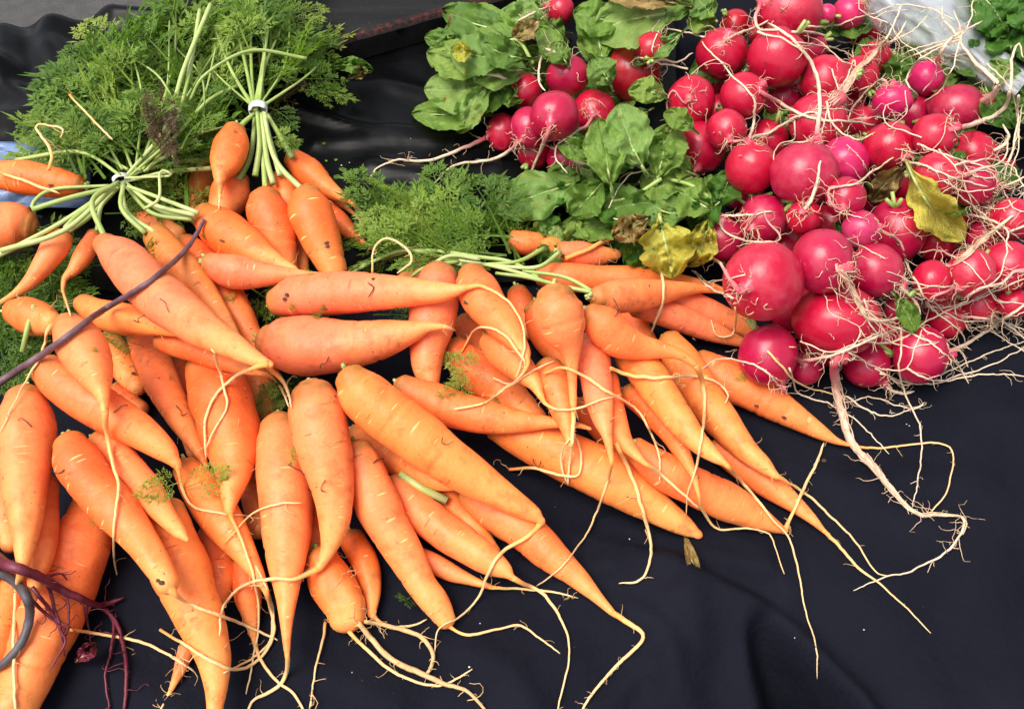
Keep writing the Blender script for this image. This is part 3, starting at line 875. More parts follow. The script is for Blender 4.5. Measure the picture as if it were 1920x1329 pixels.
 ('thin carrot crossing under the large stem-bearing carrot, tip curling to the front', [(305,640,44),(360,655,48),(410,675,39),(450,690,27),(480,698,14)], [(505,705,9),(525,725,7),(542,762,4)], .02, ''),
 ('hairy carrot with frayed crown lying along the purple stem, long looping root', [(158,570,42),(190,590,60),(240,600,63),(290,610,45),(340,622,25),(370,632,14)], [(395,650,10),(410,690,8),(420,730,7),(425,765,6),(400,810,5),(388,840,4)], .03, ''),
 ('stubby bulb-shaped carrot under a snapped green stalk, tail dangling at right angles', [(27,585,50),(50,590,70),(80,600,66),(97,606,46)], [(88,622,9),(82,650,7),(68,682,6),(40,730,4),(0,810,3)], .04, 'b'),
 ('pinkish pale carrot pointing tip down onto the purple beet root', [(48,748,72),(48,790,102),(46,850,98),(46,910,84),(48,970,67),(46,1020,46),(43,1058,28)], [(30,1110,10),(26,1200,9),(27,1290,8),(32,1340,7)], 0, ''),
 ('smooth diagonal carrot with a dark rotten pit near its blunt end', [(132,832,72),(147,866,100),(182,915,100),(226,965,92),(266,1015,78),(295,1060,68),(314,1094,58)], [(335,1120,11),(370,1138,9),(430,1160,8),(480,1180,7),(520,1200,5)], 0, 'pit'),
 ('large carrot with thin scratches slanting under the carrot whose thread hangs over it', [(88,692,72),(120,720,94),(170,755,98),(220,785,94),(270,815,82),(310,845,57),(328,866,28)], [(336,888,10),(345,925,8),(365,950,7),(400,960,6),(440,965,5),(475,968,4)], 0, ''),
 ('carrot with a wide crown and a pale tail that dangles across its neighbours', [(127,612,64),(146,642,96),(166,677,92),(182,710,68),(192,740,36),(196,766,21)], [(199,800,14),(205,840,11),(212,870,9),(222,910,8),(218,950,7),(213,1000,6),(214,1050,5),(220,1077,4)], .02, ''),
 ('big pinkish carrot under the dark purple stem, head at the bunch of stalks', [(198,460,56),(235,492,97),(300,557,108),(370,610,94),(430,645,68),(478,672,42),(500,681,24)], [(485,686,13),(447,702,9),(406,738,8),(385,784,7),(384,825,6),(386,860,4)], .03, ''),
 # --- centre front, on top
 ('long pale carrot beside the neatly dashed one, its root hooked at the foot', [(525,798,72),(530,832,94),(535,900,98),(537,980,93),(537,1040,79),(538,1100,55),(537,1150,35),(537,1190,21),(538,1218,14)], [(538,1250,11),(528,1280,10),(500,1300,9),(475,1312,7),(460,1340,6)], 0, ''),
 ('pale carrot with neat dashes and a tail sweeping across the long pale one', [(584,738,82),(592,768,106),(605,830,102),(618,885,92),(626,940,75),(625,990,60),(615,1030,36),(600,1060,21)], [(580,1075,15),(550,1085,10),(510,1085,9),(460,1095,8),(430,1120,7),(415,1150,6),(412,1192,5)], .01, ''),
 ('largest glossy golden carrot lying diagonally on top of the heap with hooked tail', [(655,707,72),(680,737,110),(730,780,120),(790,826,119),(850,870,106),(910,910,89),(960,940,69),(998,962,46),(1012,974,24)], [(1006,990,13),(985,1008,11),(940,1036,9),(916,1074,8),(900,1115,6),(864,1154,5),(822,1179,4),(814,1235,3)], .01, ''),
]

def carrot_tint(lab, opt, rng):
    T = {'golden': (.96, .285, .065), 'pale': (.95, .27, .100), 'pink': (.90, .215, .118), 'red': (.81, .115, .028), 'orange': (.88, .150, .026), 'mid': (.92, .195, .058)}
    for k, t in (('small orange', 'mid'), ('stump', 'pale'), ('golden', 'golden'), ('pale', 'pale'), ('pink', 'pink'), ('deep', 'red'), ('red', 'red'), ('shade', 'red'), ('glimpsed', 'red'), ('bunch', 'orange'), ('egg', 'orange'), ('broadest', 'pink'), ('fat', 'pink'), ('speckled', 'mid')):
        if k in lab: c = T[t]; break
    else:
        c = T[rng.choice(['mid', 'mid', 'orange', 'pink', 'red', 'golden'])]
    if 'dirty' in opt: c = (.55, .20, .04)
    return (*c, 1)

def carrot(idx, label, pts, tail, base, opt):
    rng = random.Random(idx * 13 + 5)
    P, L = resample(pts, 5.0)
    P[:, 2] = np.maximum(P[:, 2], 5)
    th_ = math.atan2(P[-1, 1] - P[0, 1], P[-1, 0] - P[0, 0])
    tt = np.linspace(0, 1, len(P))
    P[:, 2] *= (1 - .17 * math.sin(2 * th_) ** 2) * (1 - .14 * np.array([sm((q_ - .45) / .45) for q_ in tt]) * (0 if 'b' in opt else 1))
    # round head (and tip) caps
    d0 = P[0, :2] - P[1, :2]; d0 /= np.linalg.norm(d0)
    w0 = P[0, 2]; cap = []
    hd = w0 * (.30 if 'hollow' not in opt else .12)
    for f in (1.0, .97, .88, .72, .5, .25):
        cap.append([*(P[0, :2] + d0 * hd * f), w0 * math.sqrt(max(0.0, 1 - f * f)) * (1 - .0 * f) + .22 * w0 * (f if f > .9 else 0)])
    d1 = P[-1, :2] - P[-2, :2]; d1 /= np.linalg.norm(d1)
    w1 = P[-1, 2]; cap1 = []
    td = w1 * (.42 if ('b' in opt or w1 > 24) else .7)
    for f in (.25, .5, .72, .88, .97, 1.0):
        cap1.append([*(P[-1, :2] + d1 * td * f), max(w1 * math.sqrt(max(0.0, 1 - f * f)), .12 * w1)])
    A = np.vstack([cap, P, cap1])
    body = A[:, 2].max()
    # support samples
    m = max(8, int(L / 9))
    q = np.linspace(0, len(P) - 1, m).astype(int)
    S = np.array([rest_s(P[i, 0], P[i, 1], P[i, 2], base, .94) for i in q])
    T = q / (len(P) - 1.0)
    # rigid: lowest straight line that clears every support on both sides of the middle
    best = None; mid = .42
    lm = L * .62 / FPX
    cand = [0.0]
    for i in range(m):
        for j in range(m):
            if T[j] > T[i] + .12:
                cand.append((S[j] - S[i]) / (T[j] - T[i]))
    for bsl in cand:
        if abs(bsl) > lm * .75: continue
        a = (S - bsl * T).min()
        v = a + bsl * mid
        if best is None or v > best[0]: best = (v, a, bsl)
    _, a, bsl = best
    La = np.concatenate([[0], np.cumsum(np.hypot(*np.diff(A[:, :2], axis=0).T))])
    i0 = len(cap)
    t = (La - La[i0]) / L
    s = a + bsl * t
    Q = np.array([at_s(A[i, 0], A[i, 1], s[i]) for i in range(len(A))])
    rad = .5 * A[:, 2] * s / FPX
    k0 = NS
    for i in range(i0, i0 + len(P), 2):
        add_sphere(Q[i], rad[i])
    # relief
    seg = 30
    ang = np.linspace(0, 2 * math.pi, seg, endpoint=False)
    lump = np.ones((len(A), seg))
    sd_ = idx * 3.7
    rings = [(rng.uniform(.03, .9), rng.uniform(.004, .012), rng.uniform(.015, .06), rng.uniform(0, 6.28)) for _ in range(rng.randint(6, 12))]
    Lm = np.concatenate([[0], np.cumsum(np.linalg.norm(np.diff(Q, axis=0), axis=1))])
    for i in range(len(A)):
        v = Lm[i]
        row = 1 + .065 * noise.noise((v * 55, sd_, 0))
        for j in range(seg):
            c_, s_ = math.cos(ang[j]), math.sin(ang[j])
            lump[i, j] = row + .10 * noise.noise((c_ * .9, s_ * .9, v * 26 + sd_)) + .016 * noise.noise((c_ * 2, s_ * 2, v * 150 + sd_))
        for tr, wd, am, ph in rings:
            e = math.exp(-((t[i] - tr) / wd) ** 2)
            if e > .01:
                lump[i] -= am * e * np.clip(.45 + np.cos(ang - ph), 0, 1)
        if 'h' in opt and idx and label.startswith('cleft'):
            lump[i] -= .16 * sm(t[i] * 1.6 - .2) * np.exp(-((ang - 4.6) / .35) ** 2)
    V, F, uv, al = tube(Q, rad, seg, lump)
    al = np.clip(np.repeat(t, seg), 0, 1)
    zmin = Q[:, 2].min() - rad.max()
    lab, grp = (label if isinstance(label, tuple) else (label, CG))
    base_p = (Q[len(Q) // 2][0], Q[len(Q) // 2][1], max(0.0, (V[:, 2]).min()))
    th = thing('carrot', lab, 'carrot', base_p, grp)
    body_o = mesh_obj('body', V, F, M['carrot'], th, uv=uv, along=al)
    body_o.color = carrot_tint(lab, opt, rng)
    if tail:
        full = [(A[-1, 0] - d1[0] * td * .6, A[-1, 1] - d1[1] * td * .6, min(w1 * .85, max(tail[0][2] * 2.2, 6)))] + list(tail)
        full = [full[0]] + [(x, y, w * .76) for x, y, w in full[1:]]
        TAILS.append((th, full, s[-4], idx, 'hairy' if 'h' in opt or rng.random() < .25 else ''))
    # crown with stalk stubs
    cp = Q[2]; hdir = Q[0] - Q[5]; hdir /= np.linalg.norm(hdir)
    if 'hollow' in opt or 'b' == opt:
        pass
    pr = []
    for n_ in range(rng.randint(3, 6)):
        dd = hdir + np.array([rng.gauss(0, .25), rng.gauss(0, .25), rng.gauss(0, .2)])
        dd /= np.linalg.norm(dd)
        ln = rng.uniform(.0005, .0025)
        o = np.array([rng.gauss(0, .0012), rng.gauss(0, .0012), rng.gauss(0, .0012)])
        pr.append(tube(np.array([Q[1] - hdir * .001 + o, Q[0] + o + dd * ln * .5, Q[0] + o + dd * ln]), [.0013, .0011, .0009], 6))
    v, f, u, a_ = join(pr)
    mesh_obj('stalk_stub', v, f, M['stem_pale'] if rng.random() < .6 else M['stem'], th, uv=u, along=a_)
    if 'hollow' in opt or 'pit' in opt or 'scar' in opt:
        pass
    # fine hairs on some
    if rng.random() < .55 or 'h' in opt:
        hp = []
        for _ in range(rng.randint(4, 10) + (14 if 'h' in opt else 0)):
            i = rng.randrange(i0, len(A) - 3); j = rng.randrange(seg)
            p = V[i * seg + j]
            nrm = p - Q[i]; nrm /= np.linalg.norm(nrm) + 1e-9
            d = nrm * .35 + np.array([rng.gauss(0, 1), rng.gauss(0, 1), rng.gauss(0, .5)]) * .6
            pts_ = [p]; ln = rng.uniform(.003, .013)
            for _k in range(5):
                d = d / np.linalg.norm(d); p = p + d * ln / 5
                d = d + np.array([rng.gauss(0, .45), rng.gauss(0, .45), rng.gauss(0, .35)])
                pts_.append(p)
            hp.append(tube(np.array(pts_), np.linspace(.00024, .0001, 6), 3))
        v, f, u, a_ = join(hp)
        mesh_obj('root_hair', v, f, M['hair'], th, uv=u, along=a_, kind='stuff')
    INFO.append((idx, lab[:40], float(Q[i0][2]), float(Q[-6][2]), float(rad.max() * 2000)))
    return th

TAILS = []; INFO = []
for i, (label, pts, tail, base, opt) in enumerate(CARROTS):
    carrot(i, label, pts, tail, base, opt)

# ================================================================== radishes, lowest first
RG = 'radishes piled in bunches'
RBOT = 'red radish glimpsed in a gap at the bottom of the large heap'
RIN = 'red radish half hidden among others inside the large radish heap'
RRT = 'red radish in the tangle of pale roots on the outer side of the heap'
# (label, x, y, diameter, height factor, root [(x, y, w)...] or None, base)
RADISHES = [
 # bottom of the heap
 (RBOT, 1470,465,80,1.0,None,.0),
 (RBOT, 1395,360,74,1.0,None,.0),
 (RBOT, 1655,370,76,1.0,None,.0),
 (RBOT, 1725,385,76,1.0,None,.0),
 (RBOT, 1600,560,70,1.0,None,.0),
 (RBOT, 1795,455,80,1.0,None,.0),
 (RBOT, 1555,420,74,1.0,None,.0),
 (RBOT, 1870,330,70,1.0,None,.0),
 (RBOT, 1490,580,90,1.0,None,.0),
 (RBOT, 1690,340,70,1.0,None,.0),
 (RBOT, 1580,200,80,1.0,None,.0),
 (RBOT, 1670,150,70,1.0,None,.0),
 (RBOT, 1440,60,70,1.0,None,.0),
 (RBOT, 1330,160,70,1.0,None,.0),
 (RBOT, 1350,210,64,1.0,None,.0),
 (RBOT, 1620,60,60,1.0,None,.0),
 (RBOT, 1710,215,80,1.0,None,.0),
 (RBOT, 1800,560,70,1.0,None,.0),
 (RBOT, 1545,640,90,1.0,None,.0),
 (RBOT, 1660,640,80,1.0,None,.0),
 (RBOT, 1860,520,70,1.0,None,.0),
 # small bunch by the black plastic
 ('red radish lowest in the small bunch, peeping out above the pale leaf', 1000,285,58,1.1,None,.012),
 ('radish with a hairy underside below the roundest radish of the small bunch', 1062,300,72,.9,[(1075,300,9),(1088,306,7),(1100,308,5)],.012),
 ('dark red radish with bluish patch among the leaves beside the small bunch', 1185,138,100,1.05,[(1215,125,9),(1240,112,6),(1270,118,5),(1300,100,4)],.02),
 ('deep red radish behind the bluish-patched radish, under a leaf', 1222,92,60,1.0,None,.02),
 ('small red radish alone among the leaves beside the black board', 1052,18,47,1.1,[(1028,14,8),(1008,22,7),(985,32,5),(970,40,3)],.03),
 ('radish with a thick root running out over the black plastic', 942,248,56,1.25,[(917,254,16),(885,270,11),(840,290,9),(790,304,8),(745,300,6),(708,315,5),(690,345,3)],.010),
 ('red radish between two others of the small bunch, root reaching the carrot leaves', 990,240,64,1.2,[(978,264,13),(945,290,10),(905,302,8),(865,306,7),(835,322,6),(808,350,4),(780,370,3)],.015),
 ('little radish of the small bunch, its pink root pointing into the leaves', 987,170,58,1.05,[(962,155,13),(940,145,9),(922,140,7),(900,137,4)],.03),
 ('radish of the small bunch touching the yellow-green leaf', 1114,212,80,1.05,[(1108,224,10),(1095,238,8),(1070,255,6),(1045,274,5),(1042,300,4),(1065,325,3)],.025),
 ('radish with a hook-shaped root folded over its top', 1064,142,78,.92,[(1052,112,12),(1035,98,9),(1022,96,7),(1013,120,6),(1010,150,6),(1022,172,4)],.04),
 ('roundest smooth radish in front of the small bunch, root hanging straight down', 1040,218,90,1.0,[(1031,240,14),(1022,262,11),(1005,300,7),(990,345,6),(985,400,4)],.04),
 # big heap: bottom layer
 ('red radish half hidden behind the biggest clean cherry red radish', 1520,92,60,1.0,None,.02),
 ('red radish under dirty rootlets next to the clear plastic bag', 1640,108,58,1.0,[(1650,90,6),(1680,70,5),(1700,40,4)],.02),
 ('red radish behind the small crimson one, wrapped in rootlets', 1613,143,66,1.1,None,.02),
 ('red radish in shade below the small crimson radish', 1618,232,62,1.0,None,.02),
 ('red radish squeezed between the cherry red one and the curly rooted one', 1468,182,72,1.0,None,.02),
 ('red radish behind the small round radish whose root bends up', 1440,262,74,1.0,None,.02),
 ('red radish under the yellow leaf beside the big clean matte one', 1752,452,72,1.0,None,.01),
 ('red radish peeping out beside the magenta radish with purple sheen', 1625,318,66,1.1,None,.02),
 ('radish in shade under the dusty pink one by the green leaf scrap', 1692,580,62,1.0,None,.0),
 ('radish at the heap foot in the root tangle above the pink straight root', 1773,597,74,1.0,[(1800,590,8),(1860,600,6),(1925,618,4)],.0),
 ('radish in the root tangle under the dusty rose radish', 1838,572,60,1.0,[(1860,585,7),(1890,610,6),(1930,640,4)],.0),
 ('small radish in the root tangle above the bare cloth', 1900,568,56,1.0,None,.0),
 ('radish behind the yellow leaf tip, under the claw of roots', 1815,388,76,1.0,[(1840,380,8),(1880,370,6),(1925,345,4)],.01),
 ('radish buried in white roots beside the yellow leaf tip', 1855,448,76,1.0,[(1880,440,8),(1925,420,6)],.01),
 ('rosy dusty radish below the bare root tangle beside the claw of roots', 1897,412,78,1.0,None,.02),
 ('large radish beside the dusty rose one, roots over its lower side', 1888,500,92,1.0,[(1905,510,9),(1880,530,7),(1840,540,6),(1800,560,5)],.01),
 ('small magenta radish beside the plastic bag, topped by rough skinned radish', 1592,24,60,1.0,[(1615,8,8),(1640,-6,6)],.03),
 ('tiny round radish between the rough-skinned radish and the magenta one', 1550,27,36,1.0,None,.04),
 ('dark red radish under leaves behind the bright pair', 1378,46,54,1.0,None,.03),
 ('big rough-skinned pitted radish at the far end of the heap', 1479,24,118,.95,[(1425,10,12),(1415,35,9),(1425,55,7),(1460,58,6)],.03),
 ('red radish with dangling pink root over leaves, lowest at the heap side', 1312,277,94,1.0,[(1304,318,13),(1294,340,10),(1305,358,9),(1330,358,8),(1350,350,6),(1366,346,4)],.02),
 ('two-toned radish with a crease beside the green leaves', 1296,190,86,1.08,[(1285,195,5),(1262,170,5),(1250,200,5),(1262,260,5),(1255,310,4),(1180,330,4),(1140,390,3)],.04),
 ('red radish behind the dusty rose neck with the shaggy root', 1548,152,90,1.0,None,.04),
 ('dusty rose radish whose neck turns into a shaggy pink root inside the heap', 1532,230,104,1.0,[(1560,196,22),(1585,165,16),(1610,130,10),(1640,100,7),(1670,60,5),(1690,10,4)],.04),
 ('magenta radish with a spike root standing beside the plastic bag', 1735,148,64,1.0,[(1752,118,12),(1765,98,9),(1785,72,6),(1805,60,5),(1840,40,4)],.03),
 ('dull rose radish with a thick bent root curling upward at the heap edge', 1792,205,102,.85,[(1838,192,18),(1866,175,16),(1868,155,13),(1840,128,10),(1815,100,8),(1800,78,7),(1805,60,5)],.02),
 ('radish with a claw of roots at the outer edge of the heap', 1822,290,84,1.0,[(1858,286,11),(1880,275,9),(1892,255,7),(1880,232,5)],.02),
 ('radish beneath the claw of roots, wrapped in white threads', 1822,342,84,1.0,[(1860,350,8),(1895,345,6),(1925,330,4)],.02),
 ('dusty rose radish under the yellow leaf tip', 1820,512,84,1.05,[(1790,540,9),(1745,560,8),(1740,575,6),(1800,572,5),(1925,520,4)],.02),
 # lower front
 ('radish tucked low between the biggest radish and the carrots', 1510,690,62,1.0,[(1495,676,10),(1540,672,9),(1590,655,8),(1650,628,8),(1700,610,7),(1718,590,4)],.0),
 ('smooth bright red radish with skinny scratches lying next to carrot tips', 1440,665,106,1.05,[(1470,735,7),(1440,700,6),(1400,680,5),(1350,672,4),(1318,690,3)],.0),
 ('small radish under the second biggest one with a short pink root on the cloth', 1625,684,82,1.0,[(1652,714,11),(1670,730,9),(1695,738,8),(1715,735,5)],.0),
 ('radish resting on the cloth with a straight bright pink root pointing away over the cloth', 1724,664,100,1.05,[(1773,664,13),(1810,645,10),(1850,620,9),(1890,592,8),(1930,568,6)],.0),
 ('rosy radish with brush-like root strands beside the green leaf scrap', 1747,526,68,1.1,[(1780,503,13),(1812,480,10),(1850,445,9),(1888,412,8),(1900,405,5)],.03),
 ('bigger red radish under the rosy one with clean matte skin behind the yellow leaf', 1683,432,104,1.12,None,.02),
 # top layer
 ('red radish with a root drifting over the yellow leaf stalk', 1668,275,92,.95,[(1690,298,11),(1705,305,8),(1730,310,6),(1790,335,5),(1850,350,4)],.04),
 ('crimson radish with a long pink root sweeping up at the outer edge', 1752,255,80,1.0,[(1778,246,14),(1815,236,13),(1860,220,12),(1888,195,10),(1895,150,8),(1898,110,7),(1910,82,5),(1918,110,4)],.04),
 ('small crimson radish alone atop a hollow of roots near the magenta spike radish', 1673,190,70,.92,[(1668,160,8),(1650,150,6),(1625,170,6),(1600,200,5),(1590,230,4)],.05),
 ('pale dusted radish next to the yellow leaf under white threads', 1757,328,82,1.0,[(1785,335,9),(1830,320,7),(1880,300,5),(1890,250,4)],.03),
 ('magenta radish with a purple sheen squeezed against the largest hairy one', 1582,303,88,1.0,None,.04),
 ('bright red smooth radish with a dirty hairy top', 1354,101,94,.95,[(1358,76,7),(1385,62,7),(1425,48,6),(1440,40,5)],.04),
 ('biggest clean cherry red radish at the top of the heap', 1458,108,108,1.0,None,.05),
 ('bright radish with curly pink root crossing its neighbours', 1394,180,84,1.0,[(1420,168,14),(1450,185,11),(1490,210,8),(1535,224,7),(1590,228,6),(1640,235,4)],.05),
 ('small round red radish with a root bending upward', 1362,244,74,1.0,[(1362,266,9),(1392,264,9),(1440,250,8),(1480,228,7),(1500,220,4)],.05),
 ('dusty radish with a root standing straight up past the bright ones', 1410,314,96,.98,[(1400,272,11),(1412,240,8),(1415,205,7),(1410,178,6),(1370,140,5),(1315,78,4)],.05),
 ('red radish with a looping white root ring', 1350,448,84,1.0,[(1348,418,8),(1352,405,7),(1400,403,6),(1448,395,4)],.02),
 ('dusty red radish circled by a wiry beige root', 1431,412,90,1.0,[(1402,432,8),(1400,420,7),(1425,396,6),(1440,415,6),(1460,440,5),(1455,452,5),(1400,452,6),(1362,436,6),(1348,415,5),(1370,403,4)],.03),
 ('largest hairy topped dusty radish with thick root rising over the heap', 1508,326,120,.98,[(1528,268,16),(1534,230,12),(1537,180,10),(1525,125,9),(1500,90,8),(1470,60,8),(1440,44,6)],.05),
 ('small pink red radish hanging below the largest hairy topped one', 1508,408,64,.98,[(1498,402,12),(1520,378,10),(1530,345,8),(1538,300,6)],.04),
 ('small red radish with a frayed white root loop in front of the magenta one', 1585,371,72,1.05,[(1572,392,9),(1556,378,8),(1554,356,8),(1570,350,7),(1605,345,6),(1640,320,6),(1676,295,4)],.05),
 ('purple-pink radish with fine netted rootlets', 1614,430,68,1.0,[(1640,428,9),(1670,440,8),(1690,458,7),(1698,490,6),(1720,530,6),(1745,575,5),(1800,620,4),(1812,650,3)],.05),
 ('dusty pink radish with its tail at the green leaf scrap', 1640,508,98,1.02,[(1682,532,15),(1700,548,10),(1720,570,7),(1728,590,4)],.04),
 ('second biggest radish low at the front with a very long shaggy root', 1567,602,158,.82,[(1566,672,24),(1566,705,24),(1570,740,22),(1580,785,20),(1600,835,20),(1640,880,18),(1672,918,15),(1702,950,11),(1735,966,9),(1790,965,7),(1808,985,6),(1780,1030,6),(1720,1065,5),(1650,1085,4),(1600,1106,3)],.0),
 ('shiny crimson radish with a twisted woody root between the two biggest', 1543,490,114,1.02,[(1574,505,17),(1592,535,14),(1610,570,12),(1625,595,10),(1655,603,9),(1690,595,8),(1712,580,5)],.04),
 ('biggest radish, dusty matte red, touching the tips of the horizontal carrots', 1431,526,144,1.0,[(1385,545,16),(1375,530,12),(1352,495,8),(1320,475,7),(1250,450,6),(1190,420,5),(1150,410,4)],.03),
]

def radish_tint(lab, rng):
    c = (.42, .002, .030); dust = rng.uniform(.04, .26)
    if 'magenta' in lab and 'in front of' not in lab and 'behind' not in lab and 'beside the magenta' not in lab: c = (.56, .012, .115)
    elif 'purple-pink' in lab: c = (.44, .02, .10); dust = .5
    elif 'dark red' in lab or 'deep red' in lab: c = (.36, .003, .014)
    elif rng.random() < .3: c = (.37, .003, .046)
    if 'dusty' in lab or 'rose' in lab or 'pale dusted' in lab or 'rough' in lab: dust = rng.uniform(.4, .6)
    if 'clean' in lab or 'bright' in lab or 'smooth' in lab: dust = .10
    return (*c, dust)

def radish(idx, label, x, y, d, hf, root, base):
    rng = random.Random(idx * 7 + 3)
    d = d * 1.04
    s = rest_s(x, y, d * (1 if hf > 1 else hf ** .5), base, .93)
    rad = .5 * d * s / FPX
    c = at_s(x, y, s)
    add_sphere(c, rad * .98)
    # axis towards the root
    if root:
        dx, dy = (root[0][0] - x) / (d / 2), (root[0][1] - y) / (d / 2)
    else:
        a = rng.uniform(0, 6.28); q = rng.uniform(.8, 1.0)
        dx, dy = math.cos(a) * q, math.sin(a) * q
    l = math.hypot(dx, dy)
    if l > .97: dx, dy = dx * .97 / l, dy * .97 / l
    dz = math.sqrt(max(0.02, 1 - dx * dx - dy * dy))
    if root is None: dz = -dz
    ax = RT * dx - UP * dy - FW * dz
    ax /= np.linalg.norm(ax)
    ref = np.cross(ax, RT if abs(ax @ RT) < .8 else UP); ref /= np.linalg.norm(ref)
    b2 = np.cross(ax, ref)
    nl, ng = 34, 40
    V = []; A = []
    sd_ = idx * 5.1
    vert = UP
    for i in range(nl + 1):
        th = math.pi * i / nl            # 0 = root end
        for j in range(ng):
            ph = 2 * math.pi * j / ng
            n_ = ax * math.cos(th) + (ref * math.cos(ph) + b2 * math.sin(ph)) * math.sin(th)
            r = 1 + .045 * noise.noise((n_[0] * 1.3 + sd_, n_[1] * 1.3, n_[2] * 1.3)) + .015 * noise.noise((n_[0] * 4 + sd_, n_[1] * 4, n_[2] * 4))
            r += .13 * math.exp(-(th / .16) ** 2) - .12 * math.exp(-((math.pi - th) / .35) ** 2)
            p = n_ * r * rad
            # height factor: stretch across the view's vertical
            p = p + vert * (p @ vert) * (hf - 1)
            V.append(c + p); A.append(1 - i / nl)
    F = []
    for i in range(nl):
        for j in range(ng):
            k = (j + 1) % ng
            a = i * ng
            F.append((a + j, a + ng + j, a + ng + k, a + k))
    V = np.array(V)
    th_ = thing('radish', label, 'radish', (c[0], c[1], max(0, V[:, 2].min())), 'radishes at the bottom of the heap' if label == RBOT else RG)
    bo = mesh_obj('body', V, F, M['radish'], th_, along=A)
    bo.color = radish_tint(label, rng)
    tip = V[:ng].mean(0)
    # stalk stubs on the crown
    pr = []
    for n_ in range(3):
        dd = -ax + np.array([rng.gauss(0, .3) for _ in range(3)]); dd /= np.linalg.norm(dd)
        pb = c - ax * rad * .86
        pr.append(tube(np.array([pb, pb + dd * rad * .3, pb + dd * rad * .6]), [.0018, .0016, .0014], 6))
    v, f, u, a_ = join(pr)
    mesh_obj('stalk_stub', v, f, M['stem'], th_, uv=u, along=a_)
    # hairs about the root collar
    hp = []
    for _ in range(rng.randint(10, 26)):
        th0 = abs(rng.gauss(0, .42)); ph = rng.uniform(0, 6.28)
        n_ = ax * math.cos(th0) + (ref * math.cos(ph) + b2 * math.sin(ph)) * math.sin(th0)
        p = c + n_ * rad * 1.0
        p = c + (p - c) + vert * ((p - c) @ vert) * (hf - 1)
        dvec = n_ * .3 + np.array([rng.gauss(0, 1) for _ in range(3)]) * .7
        pts_ = [p]; ln = rng.uniform(.004, .018)
        for _k in range(6):
            dvec /= np.linalg.norm(dvec)
            p = p + dvec * ln / 6
            rel = p - c
            if np.linalg.norm(rel) < rad * 1.01: p = c + rel / np.linalg.norm(rel) * rad * 1.02
            dvec = dvec + np.array([rng.gauss(0, .55) for _ in range(3)])
            pts_.append(p)
        hp.append(tube(np.array(pts_), np.linspace(.00042, .00012, 7), 3))
    v, f, u, a_ = join(hp)
    mesh_obj('root_hair', v, f, M['rhair'], th_, uv=u, along=a_, kind='stuff')
    px, py = to_px(tip)
    st = float((tip - C0) @ FW)
    if root:
        RT_TAILS.append((th_, [(px, py, root[0][2] * 1.5)] + [(x_, y_, w_ * .72) for x_, y_, w_ in root], st + .002, idx))
    INFO.append((idx + 500, label[:40], float(c[2]), 0, rad * 2000))

RT_TAILS = []
for i, r in enumerate(RADISHES):
    radish(i, *r)

# ================================================================== thin roots: laid over the finished heap
for th, full, s0, idx, opt in TAILS:
    Q, rad, P, s = lay_string(full, s0, kink=.9, seed=idx + 1)
    v, f, u, a = tube(Q, rad, 7)
    mesh_obj('root_tail', v, f, M['root'], th, uv=u, along=a)
    hp = hairs(Q, rad, 12 if opt else 4, .003, .012, idx, .05, 1)
    if hp:
        v, f, u, a = join(hp)
        mesh_obj('rootlet', v, f, M['hair'], th, uv=u, along=a, kind='stuff')

for th, full, s0, idx in RT_TAILS:
    Q, rad, P, s = lay_string(full, s0, kink=1.5, seed=idx + 300)
    n = len(Q)
    rr = rad * np.array([1 + .22 * noise.noise((i * .5, idx, 3)) for i in range(n)])
    v, f, u, a = tube(Q, rr, 7)
    mesh_obj('root_tail', v, f, M['rroot'], th, uv=u, along=a)
    shaggy = 'shaggy' in th['label'] or 'woody' in th['label'] or 'brush' in th['label']
    hp = hairs(Q, rad, 70 if shaggy else 20, .004, .022, idx + 77, 0, .8, r=.00024)
    if shaggy:                      # fibrous strands running along the root
        rng = random.Random(idx)
        for k in range(14):
            i0 = rng.randint(0, int(n * .3)); i1 = min(n - 1, i0 + rng.randint(8, max(9, n // 2)))
            seg_ = Q[i0:i1 + 1]
            ph = rng.uniform(0, 6.28)
            off = np.array([[math.cos(ph + j * .35) * .9, math.sin(ph + j * .3) * .9, .7] for j in range(len(seg_))]) * rad[i0:i1 + 1][:, None] * rng.uniform(.9, 1.5)
            hp.append(tube(seg_ + off, np.full(len(seg_), .00045), 4))
    v, f, u, a = join(hp)
    mesh_obj('rootlet', v, f, M['rhair'], th, uv=u, along=a, kind='stuff')

